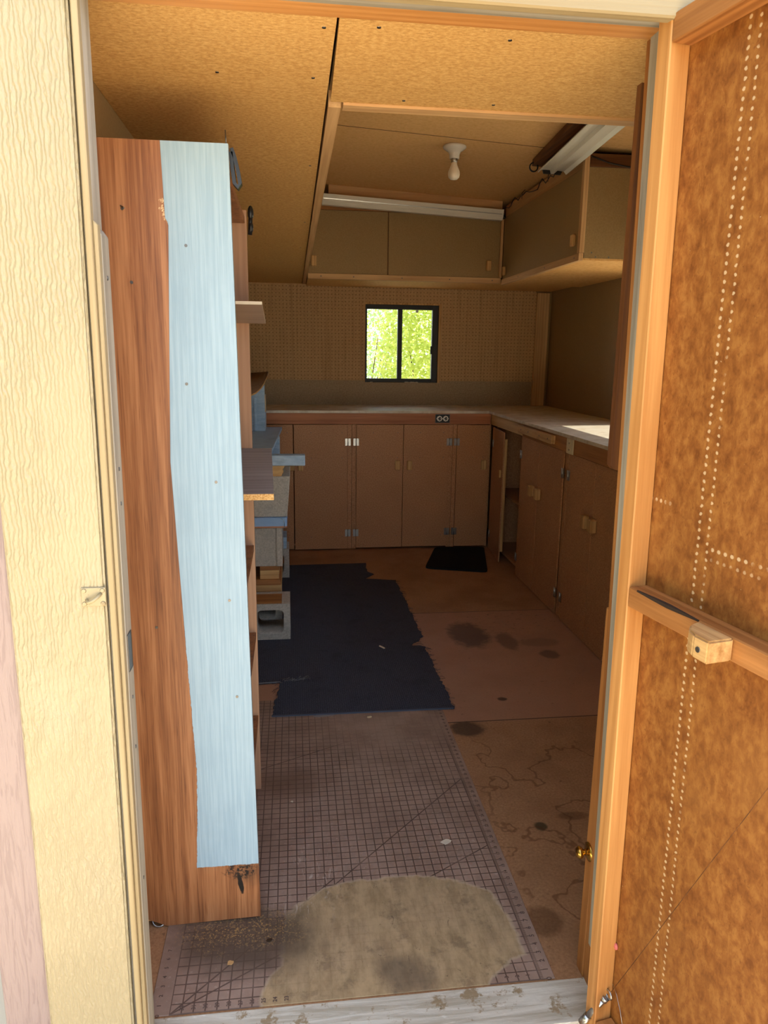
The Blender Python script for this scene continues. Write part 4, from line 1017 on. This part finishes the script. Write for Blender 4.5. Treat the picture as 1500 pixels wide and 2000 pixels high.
# column behind: base block hidden by the first one
hollow_block('concrete_block', -.386, -.072, 3.655, 3.85, RZ, .184, 'concrete block hidden at the foot of the plank pile')
plank(-.386, -.071, 3.66, 4.2, .1845, .221, 'raw_x', 'lowest thick pale plank end in the pile between blocks')
plank(-.386, -.074, 3.655, 4.2, .2215, .2525, 'oldpine_x', 'second thick plank end from the bottom, darker than the one beneath')
for i, (lab, a, m) in enumerate((('lowest short pale plank of the three thin ones', -.083, 'raw_x'), ('middle short plank of the three thin ones, palest', -.0815, 'raw_x'), ('top short plank of the three thin ones under the recessed block', -.0835, 'oldpine_x'))):
    plank(-.182, a, 3.665 + .002 * i, 3.95, .253 + .0232 * i, .2757 + .0232 * i, m, lab)
end_block(-.243, -.064, 3.655, 4.03, .323, .532, 'upright concrete block with recessed end standing on thin planks')
tag(obj('plank', box(B(), -.386, -.037, 3.64, 3.9, .5325, .586, .002), MAT('bluewood')), 'blue topped plank between two concrete blocks', 'plank')
bm = B(); tube(bm, [(-.069, 3.6385, .583), (-.055, 3.6375, .578), (-.050, 3.6375, .56), (-.0505, 3.6375, .535)], .0025, 6)
tag(obj('paint_drip', bm, MAT('blue')), 'dried blue paint drip on the blue topped plank', 'paint drip')
t = bmesh.new(); hexa(t, [(-.30, 3.66, .5865), (-.036, 3.66, .5865), (-.036, 4.0, .5865), (-.30, 4.0, .5865), (-.30, 3.66, .797), (-.019, 3.66, .797), (-.019, 4.0, .797), (-.30, 4.0, .797)])
bmesh.ops.bevel(t, geom=list(t.edges), offset=.003, segments=1, affect='EDGES'); bm = B(); merge(bm, t)
tag(obj('concrete_block', bm, MAT('concrete')), 'top concrete block below the splintered wood chunk', 'concrete block')
# splintered chunk
random.seed(5); t = bmesh.new()
hexa(t, [(-.21, 3.665, .7975), (-.062, 3.665, .7975), (-.058, 3.74, .7975), (-.21, 3.74, .7975), (-.21, 3.665, .853), (-.045, 3.665, .853), (-.045, 3.74, .853), (-.21, 3.74, .853)])
bmesh.ops.subdivide_edges(t, edges=t.edges[:], cuts=4, use_grid_fill=True)
for v in t.verts:
    if v.co.x > -.10 and .799 < v.co.z < .852: v.co += Vector((random.uniform(-.007, .004), random.uniform(-.003, .004), random.uniform(-.003, .003)))
bm = B(); merge(bm, t)
tag(obj('wood_chunk', bm, MAT('raw_x')), 'splintered yellow wood chunk under the blue board end', 'wood chunk')
# blue boards
bm = B(); box(bm, -.386, .058, 3.645, 3.715, .8535, .906, .003)
cr = obj('plank', bm, MAT('blue')); tag(cr, 'pale blue board end poking out toward the cabinets', 'plank')
bm = B(); prism(bm, [(-.386, 3.72), (-.118, 3.72), (-.076, 5.06), (-.386, 5.06)], .888, .906); tag(obj('plank', bm, MAT('blue')), 'long pale blue board running back along the wall', 'plank')
hollow_block('concrete_block', -.386, -.036, 4.46, 4.65, RZ, .194, 'concrete block on the rug at the far end of the pile')
plank(-.386, -.05, 4.47, 4.64, .1945, .27, 'blue', 'blue painted offcut lying on the far concrete block')
plank(-.386, -.085, 4.5, 4.66, .2705, .887, 'blue', 'blue upright board carrying the far end of the long blue board')
# blue box with the curled sheet
bb = thing('blue_box', 'pale blue wooden box standing on the long blue board', 'box', (-.28, 4.9, .9065))
bm = B(); zt = 1.13
t = bmesh.new()
pf = [(-.386, zt), (-.27, zt + .002), (-.235, zt + .018), (-.205, zt + .045), (-.180, zt + .078)]
lo = [t.verts.new((x, 4.80, .9066)) for x, z in pf]; up = [t.verts.new((x, 4.80, z - .002)) for x, z in pf]
lo2 = [t.verts.new((x, 4.815, .9066)) for x, z in pf]; up2 = [t.verts.new((x, 4.815, z - .002)) for x, z in pf]
for i in range(4):
    t.faces.new([lo[i], lo[i + 1], up[i + 1], up[i]]); t.faces.new([lo2[i + 1], lo2[i], up2[i], up2[i + 1]]); t.faces.new([up[i], up[i + 1], up2[i + 1], up2[i]]); t.faces.new([lo[i + 1], lo[i], lo2[i], lo2[i + 1]])
t.faces.new([lo[4], lo2[4], up2[4], up[4]]); t.faces.new([lo2[0], lo[0], up[0], up2[0]])
merge(bm, t); obj('front_board', bm, MAT('blue'), bb)
bxo('side_board', MAT('blue'), bb, -.195, -.181, 4.816, 5.04, .9066, 1.13, .001)
bxo('trim_strip', MAT('blue'), bb, -.25, -.235, 4.792, 4.7995, .9066, 1.12, .001)
bxo('splinter', MAT('raw_z'), bb, -.181, -.175, 4.805, 4.815, 1.03, 1.14, .001)
bm = B(); t = bmesh.new(); g0, g1 = [], []
pf = [(-.388, zt), (-.30, zt), (-.27, zt + .002), (-.235, zt + .018), (-.205, zt + .045), (-.180, zt + .080), (-.160, zt + .125)]
for y, k_ in ((4.78, 0), (4.92, .5), (5.05, 1)):
    zz = [z * (1 - k_) + (1.262 + .012 * i / 6) * k_ for i, (x, z) in enumerate(pf)]
    g0.append([t.verts.new((x, y, z)) for (x, _), z in zip(pf, zz)]); g1.append([t.verts.new((x, y, z - .008)) for (x, _), z in zip(pf, zz)])
for G0, s in ((g0, 1), (g1, -1)):
    for r in range(2):
        for i in range(6):
            q = [G0[r][i], G0[r][i + 1], G0[r + 1][i + 1], G0[r + 1][i]]; f = t.faces.new(q if s == 1 else list(reversed(q))); f.smooth = True
for r in range(2):
    for c_ in (0, 6): t.faces.new([g0[r][c_], g0[r + 1][c_], g1[r + 1][c_], g1[r][c_]])
for r in (0, 2):
    for i in range(6): t.faces.new([g0[r][i], g0[r][i + 1], g1[r][i + 1], g1[r][i]])
bmesh.ops.recalc_face_normals(t, faces=t.faces[:]); bmesh.ops.translate(t, verts=t.verts[:], vec=(0, 0, .008)); merge(bm, t)
cs = obj('curled_sheet', bm, MAT('greylam')); tag(cs, 'curled laminate sheet lying over the blue box', 'laminate sheet')
bm = B(); t = bmesh.new()
A = [t.verts.new((x, 4.7795, z + .008)) for x, z in pf]; C = [t.verts.new((x, 4.7795, z - .001)) for x, z in pf]; A2 = [t.verts.new((x, 4.7785, z + .008)) for x, z in pf]; C2 = [t.verts.new((x, 4.7785, z - .001)) for x, z in pf]
for i in range(6):
    t.faces.new([A2[i], C2[i], C2[i + 1], A2[i + 1]]); t.faces.new([A[i], A[i + 1], C[i + 1], C[i]]); t.faces.new([A[i], A2[i], A2[i + 1], A[i + 1]]); t.faces.new([C[i + 1], C2[i + 1], C2[i], C[i]])
bmesh.ops.recalc_face_normals(t, faces=t.faces[:]); merge(bm, t); obj('raw_edge', bm, MAT('chip'), cs)

# ------------------------------------------------------------------ floor coverings
cm = thing('cutting_mat', 'taupe gridded cutting mat worn bare by the threshold', 'cutting mat', (MX, MY, 0))
x0, x1, y0, y1 = MX - 34.7 * IN, MX + 1.4 * IN, MY + .0, 2.795

def numeral(txt, x, y, rot, size):
    cu = bpy.data.curves.new('n', 'FONT'); cu.body = txt; cu.size = size; cu.align_x = 'CENTER'; cu.align_y = 'CENTER'; cu.offset = .0004; cu.resolution_u = 3
    ob = bpy.data.objects.new('n', cu); me = bpy.data.meshes.new_from_object(ob)
    t = bmesh.new(); t.from_mesh(me); bpy.data.objects.remove(ob); bpy.data.curves.remove(cu); bpy.data.meshes.remove(me)
    return t, Matrix.Translation((x, y, .0034)) @ Matrix.Rotation(rot, 4, 'Z')
bm = B()
for i in range(0, 56): merge(bm, *numeral(str(i), MX + .85 * IN, MY + i * IN, math.pi / 2, .0165 if i < 10 else .0125))
for i in range(1, 33):
    if i <= 3 or i >= 23: merge(bm, *numeral(str(i), MX - i * IN, MY + .55 * IN, math.pi / 2, .013))
for i in range(0, 8): merge(bm, *numeral(str(i), MX - 34 * IN, MY + i * IN * 1.0, math.pi / 2, .012))
for f in bm.faces: f.material_index = 1
t = box(B(), x0, x1, y0, y1, .0005, .003, .0008); merge(bm, t)
obj('mat_sheet', bm, [MAT('cutmat'), plain('brown ink', srgb(96, 76, 66), .7)], cm)

# navy rug with ragged edges
random.seed(21)
def ragged(p, q, n, amp):
    out = []
    for i in range(n):
        f = i / n; out.append((p[0] + (q[0] - p[0]) * f + random.uniform(-amp, amp), p[1] + (q[1] - p[1]) * f + random.uniform(-amp, amp)))
    return out
pl = []
for p, q, n, a in (((-.100, 2.655), (.637, 2.651), 12, .0015), ((.637, 2.651), (.628, 3.285), 44, .006), ((.628, 3.285), (.562, 3.312), 4, .006), ((.562, 3.312), (.642, 3.41), 8, .006), ((.642, 3.41), (.634, 4.35), 40, .006),
                   ((.634, 4.35), (.44, 4.40), 5, .003), ((.44, 4.40), (.508, 4.485), 3, .004), ((.508, 4.485), (.468, 4.56), 4, .006), ((.468, 4.56), (.484, 4.745), 5, .006), ((.484, 4.745), (-.384, 4.73), 10, .002),
                   ((-.384, 4.73), (-.384, 2.94), 4, 0), ((-.384, 2.94), (-.070, 2.955), 8, .003), ((-.070, 2.955), (-.100, 2.655), 16, .006)):
    pl += ragged(p, q, n, a)
bm = B(); prism(bm, pl, .0034, .0068)
rg = obj('woven_rug', bm, MAT('rug')); tag(rg, 'ragged navy woven rug across the middle of the floor', 'rug')
# frayed threads along the torn edges
bm = B()
for i in range(70):
    f = random.random(); y = 2.68 + f * 1.65; x = .632 + random.uniform(-.004, .006)
    if 3.28 < y < 3.41: x = .60
    l = random.uniform(.008, .028)
    tube(bm, [(x - .004, y, .0052), (x + l * .5, y + random.uniform(-.006, .006), .0062), (x + l, y + random.uniform(-.012, .012), .0040)], .0008, 4)
for i in range(16):
    y = random.uniform(2.66, 2.94); x = -.09 + random.uniform(0, .02); l = random.uniform(.005, .018)
    tube(bm, [(x, y, .0052), (x - l * .5, y + .003, .0062), (x - l, y + random.uniform(-.008, .008), .0040)], .0008, 4)
obj('fringe', bm, MAT('rug'), rg)
bm = B(); t = bmesh.new()
hexa(t, [(-.098, 2.652, .003), (.635, 2.648, .003), (.635, 2.656, .003), (-.098, 2.660, .003), (-.098, 2.652, .0085), (.635, 2.648, .0085), (.635, 2.656, .0085), (-.098, 2.660, .0085)])
merge(bm, t); obj('bound_edge', bm, plain('slate binding', srgb(74, 80, 94), .9), rg)
bm = B()
for i in range(26):
    a = random.random(); x = -.068 + a * .13; y = 2.955 + random.uniform(-.012, .03) + a * .02
    tube(bm, [(x, y, .007), (x + random.uniform(-.016, .016), y + random.uniform(-.012, .012), .012), (x + random.uniform(-.03, .03), y + random.uniform(-.02, .02), .008)], .0011, 4)
tube(bm, [(-.38, 2.944, .0078), (-.25, 2.947, .0078), (-.07, 2.955, .008)], .0018, 5)
obj('fringe', bm, plain('grey backing threads', srgb(128, 128, 130), .9), rg)

# black rubber mat in the corner
bm = B(); t = bmesh.new()
cs_ = [(.868, 4.60), (1.268, 4.475), (1.405, 5.095), (1.035, 5.108)]
def rounded(cs, r, n=5):
    out = []
    for i, c in enumerate(cs):
        p, q = Vector(cs[i - 1]), Vector(cs[(i + 1) % len(cs)]); c = Vector(c)
        a = c + (p - c).normalized() * r; b = c + (q - c).normalized() * r
        for k_ in range(n + 1):
            f = k_ / n; out.append(tuple((a * (1 - f) + c * f) * (1 - f) + (c * (1 - f) + b * f) * f))
    return out
prism(bm, rounded(cs_, .045), .0005, .010)
inner = [tuple(Vector(c) * .93 + Vector((1.144, 4.82)) * .07) for c in cs_]
km = obj('rubber_mat', bm, MAT('rubber')); tag(km, 'black rubber mat on the floor in the cabinet corner', 'mat')
bm = B(); prism(bm, rounded(inner, .035), .0102, .0115); obj('raised_field', bm, MAT('rubber'), km)

# bits on the floor
def scrap(name, label, cat, x, y, z, sx, sy, rot, mat, th=.0015):
    t = bmesh.new(); random.seed(hash_(label))
    n = 9; P = [((1 + random.uniform(-.25, .25)) * sx * math.cos(i * 2 * math.pi / n), (1 + random.uniform(-.25, .25)) * sy * math.sin(i * 2 * math.pi / n)) for i in range(n)]
    prism(t, P, 0, th); bm = B(); merge(bm, t, Matrix.Translation((x, y, z)) @ Matrix.Rotation(rot, 4, 'Z'))
    return tag(obj(name, bm, MAT(mat)), label, cat)
def hash_(s): return sum(ord(c) * (i + 1) for i, c in enumerate(s))
bm = B(); box(bm, -.020, .020, -.004, .004, 0, .005, .001, Matrix.Translation((.418, 3.29, .007)) @ Matrix.Rotation(-1.0, 4, 'Z'))
tag(obj('wood_splinter', bm, MAT('paper')), 'pale wood splinter lying on the navy rug', 'splinter')
scrap('paper_scrap', 'pale torn scrap on the gridded mat toward the doorway', 'paper scrap', .435, 1.845, .0032, .016, .010, .2, 'paper')
scrap('paper_scrap', 'tiny yellowish scrap among sawdust by the threshold', 'paper scrap', -.165, 1.473, .0032, .007, .006, .4, 'raw_x')
scrap('paper_scrap', 'tiny white speck on the mat beside the blue panel', 'paper scrap', -.02, 2.09, .0032, .004, .004, .4, 'paper')
scrap('paint_flake', 'dark grey flake beside the worn patch on the mat', 'paint flake', -.075, 1.53, .0032, .007, .006, .4, 'nail')
scrap('paint_flake', 'tiny green white flake at the near edge of the rug', 'paint flake', .285, 2.615, .0032, .010, .006, .2, 'ivory')
scrap('tape_piece', 'small dark piece of tape at the near edge of the rug', 'tape', .11, 2.645, .0032, .045, .010, .05, 'darklam', .0008)
# ring and bracket behind the bookcase foot
bm = B(); c = Vector((-.352, 1.615, .014))
tube(bm, [c + Vector((.016 * math.cos(t), .010 * math.sin(t), .011 * math.sin(t))) for t in [i * math.pi / 10 for i in range(20)]], .0025, 6, True)
tag(obj('metal_ring', bm, MAT('steel')), 'small metal ring on the floor by the bookcase foot', 'ring')
bm = B(); box(bm, -.392, -.374, 1.598, 1.604, 0.0005, .016, .002); tag(obj('metal_bracket', bm, MAT('nail')), 'dark little bracket on the floor by the jamb', 'bracket')

# ------------------------------------------------------------------ outside
def shrub(x, y, h, r, n, mats, label, seed):
    random.seed(seed); s = thing('shrub', label, 'shrub', (x, y, -.25), group=None)
    bm = B()
    for i in range(5):
        a = random.random() * 6.28; cyl(bm, (x + .05 * math.cos(a), y + .05 * math.sin(a), -.25), (x + r * .5 * math.cos(a), y + r * .5 * math.sin(a), h * .5), .014, .006, 7)
    obj('stem', bm, MAT('bark'), s)
    for mi, mt in enumerate(mats):
        bm = B()
        for i in range(n // len(mats)):
            u = random.random(); th = random.random() * 6.28; rr = r * random.random() ** .4; z = -.1 + u * h
            k_ = math.sin(math.pi * min(.98, .12 + u * .86)) ** .5
            p = Vector((x + rr * k_ * math.cos(th), y + rr * k_ * math.sin(th) * .7, z)); L_ = random.uniform(.045, .085); W = L_ * random.uniform(.22, .38)
            M = Matrix.Translation(p) @ Matrix.Rotation(random.random() * 6.28, 4, 'Z') @ Matrix.Rotation(random.uniform(-1.2, 1.2), 4, 'X')
            vs = [bm.verts.new(M @ Vector(q)) for q in ((0, 0, 0), (W, L_ * .5, .012), (0, L_, 0), (-W, L_ * .5, .012))]
            bm.faces.new([vs[0], vs[1], vs[2]]); bm.faces.new([vs[0], vs[2], vs[3]])
        obj('foliage', bm, MAT(mt), s)
shrub(1.62, 7.9, 2.9, .72, 14000, ['leafa', 'leafa'], 'bright lime shrub outside behind the wider window pane', 1)
shrub(.80, 9.4, 3.2, .95, 17000, ['leafb', 'leafa'], 'grey green shrub outside behind the narrower window pane', 2)
shrub(2.6, 10.4, 3.2, 1.0, 8000, ['leafa', 'leafb'], 'pale green shrub further off beyond the window', 4)

random.seed(9)
hd = thing('blocker_hedge', 'dark clipped hedge added out of view to one side of the shed door to cut light on its front', 'blocker_hedge', (-3.3, -3, -.25))  # unseen leafy blocker, added to keep light off the facade
bm = B(); t = bmesh.new(); bmesh.ops.create_grid(t, x_segments=2, y_segments=2, size=1); t.free()
for i in range(150):
    y = -8 + i * .062; 
    for z in (.1, .75, 1.4, 2.05, 2.7, 3.3):
        bmesh.ops.create_icosphere(bm, subdivisions=1, radius=.46, matrix=Matrix.Translation((-3.3 + random.uniform(-.1, .1), y, z + random.uniform(-.1, .1))) @ Matrix.Rotation(random.random() * 6, 4, 'Z'))
obj('foliage', bm, MAT('blocker_hedge'), hd)

# ------------------------------------------------------------------ light
wd = bpy.data.worlds.new('sky'); scene.world = wd; wd.use_nodes = True
nt = wd.node_tree; bg = nt.nodes['Background']; sky = nt.nodes.new('ShaderNodeTexSky'); sky.sky_type = 'NISHITA'
SUN_EL, SUN_AZ = math.radians(56), math.radians(6)       # from +x, a little behind the facade
sky.sun_disc = False; sky.sun_elevation = SUN_EL; sky.sun_rotation = math.pi / 2 - SUN_AZ
mx = nt.nodes.new('ShaderNodeMix'); mx.data_type = 'RGBA'; mx.inputs[0].default_value = .6; nt.links.new(sky.outputs[0], mx.inputs[6]); mx.inputs[7].default_value = (1.6, 1.6, 1.55, 1)
nt.links.new(mx.outputs[2], bg.inputs[0]); bg.inputs[1].default_value = 1.0
sd = bpy.data.lights.new('sun', 'SUN'); sd.energy = 25; sd.angle = math.radians(.6); sd.color = (1, .95, .86)
so = bpy.data.objects.new('sun', sd); COL.objects.link(so)
dirv = Vector((-math.cos(SUN_EL) * math.cos(SUN_AZ), -math.cos(SUN_EL) * math.sin(SUN_AZ), -math.sin(SUN_EL)))
so.rotation_euler = dirv.to_track_quat('-Z', 'Y').to_euler(); so.location = (8, 4, 9)
# ------------------------------------------------------------------ camera
cd = bpy.data.cameras.new('camera'); cam = bpy.data.objects.new('camera', cd); COL.objects.link(cam)
f_, pitch, yaw, roll, H = 1412.11, .217320, .126514, .0135528, 1.419496
cp_, sp_, cy, sy = math.cos(pitch), math.sin(pitch), math.cos(yaw), math.sin(yaw)
fw = Vector((sy * cp_, cy * cp_, -sp_)); rt = Vector((cy, -sy, 0)); up = rt.cross(fw)
r2 = rt * math.cos(roll) + up * math.sin(roll); u2 = -rt * math.sin(roll) + up * math.cos(roll)
cam.matrix_world = Matrix(((r2.x, u2.x, -fw.x, 0), (r2.y, u2.y, -fw.y, 0), (r2.z, u2.z, -fw.z, H), (0, 0, 0, 1)))
cd.sensor_fit = 'VERTICAL'; cd.sensor_height = 36; cd.lens = f_ / 2000 * 36; cd.clip_start = .02
scene.camera = cam
vs_ = scene.view_settings; vs_.view_transform = 'Standard'; vs_.look = 'None'; vs_.exposure = 0.44; vs_.gamma = 1; vs_.use_curve_mapping = False
cy_ = scene.cycles; cy_.use_denoising = True; cy_.max_bounces = 14; cy_.diffuse_bounces = 8; cy_.transparent_max_bounces = 12; cy_.sample_clamp_indirect = 12
try: cy_.denoiser = 'OPENIMAGEDENOISE'
except Exception: pass
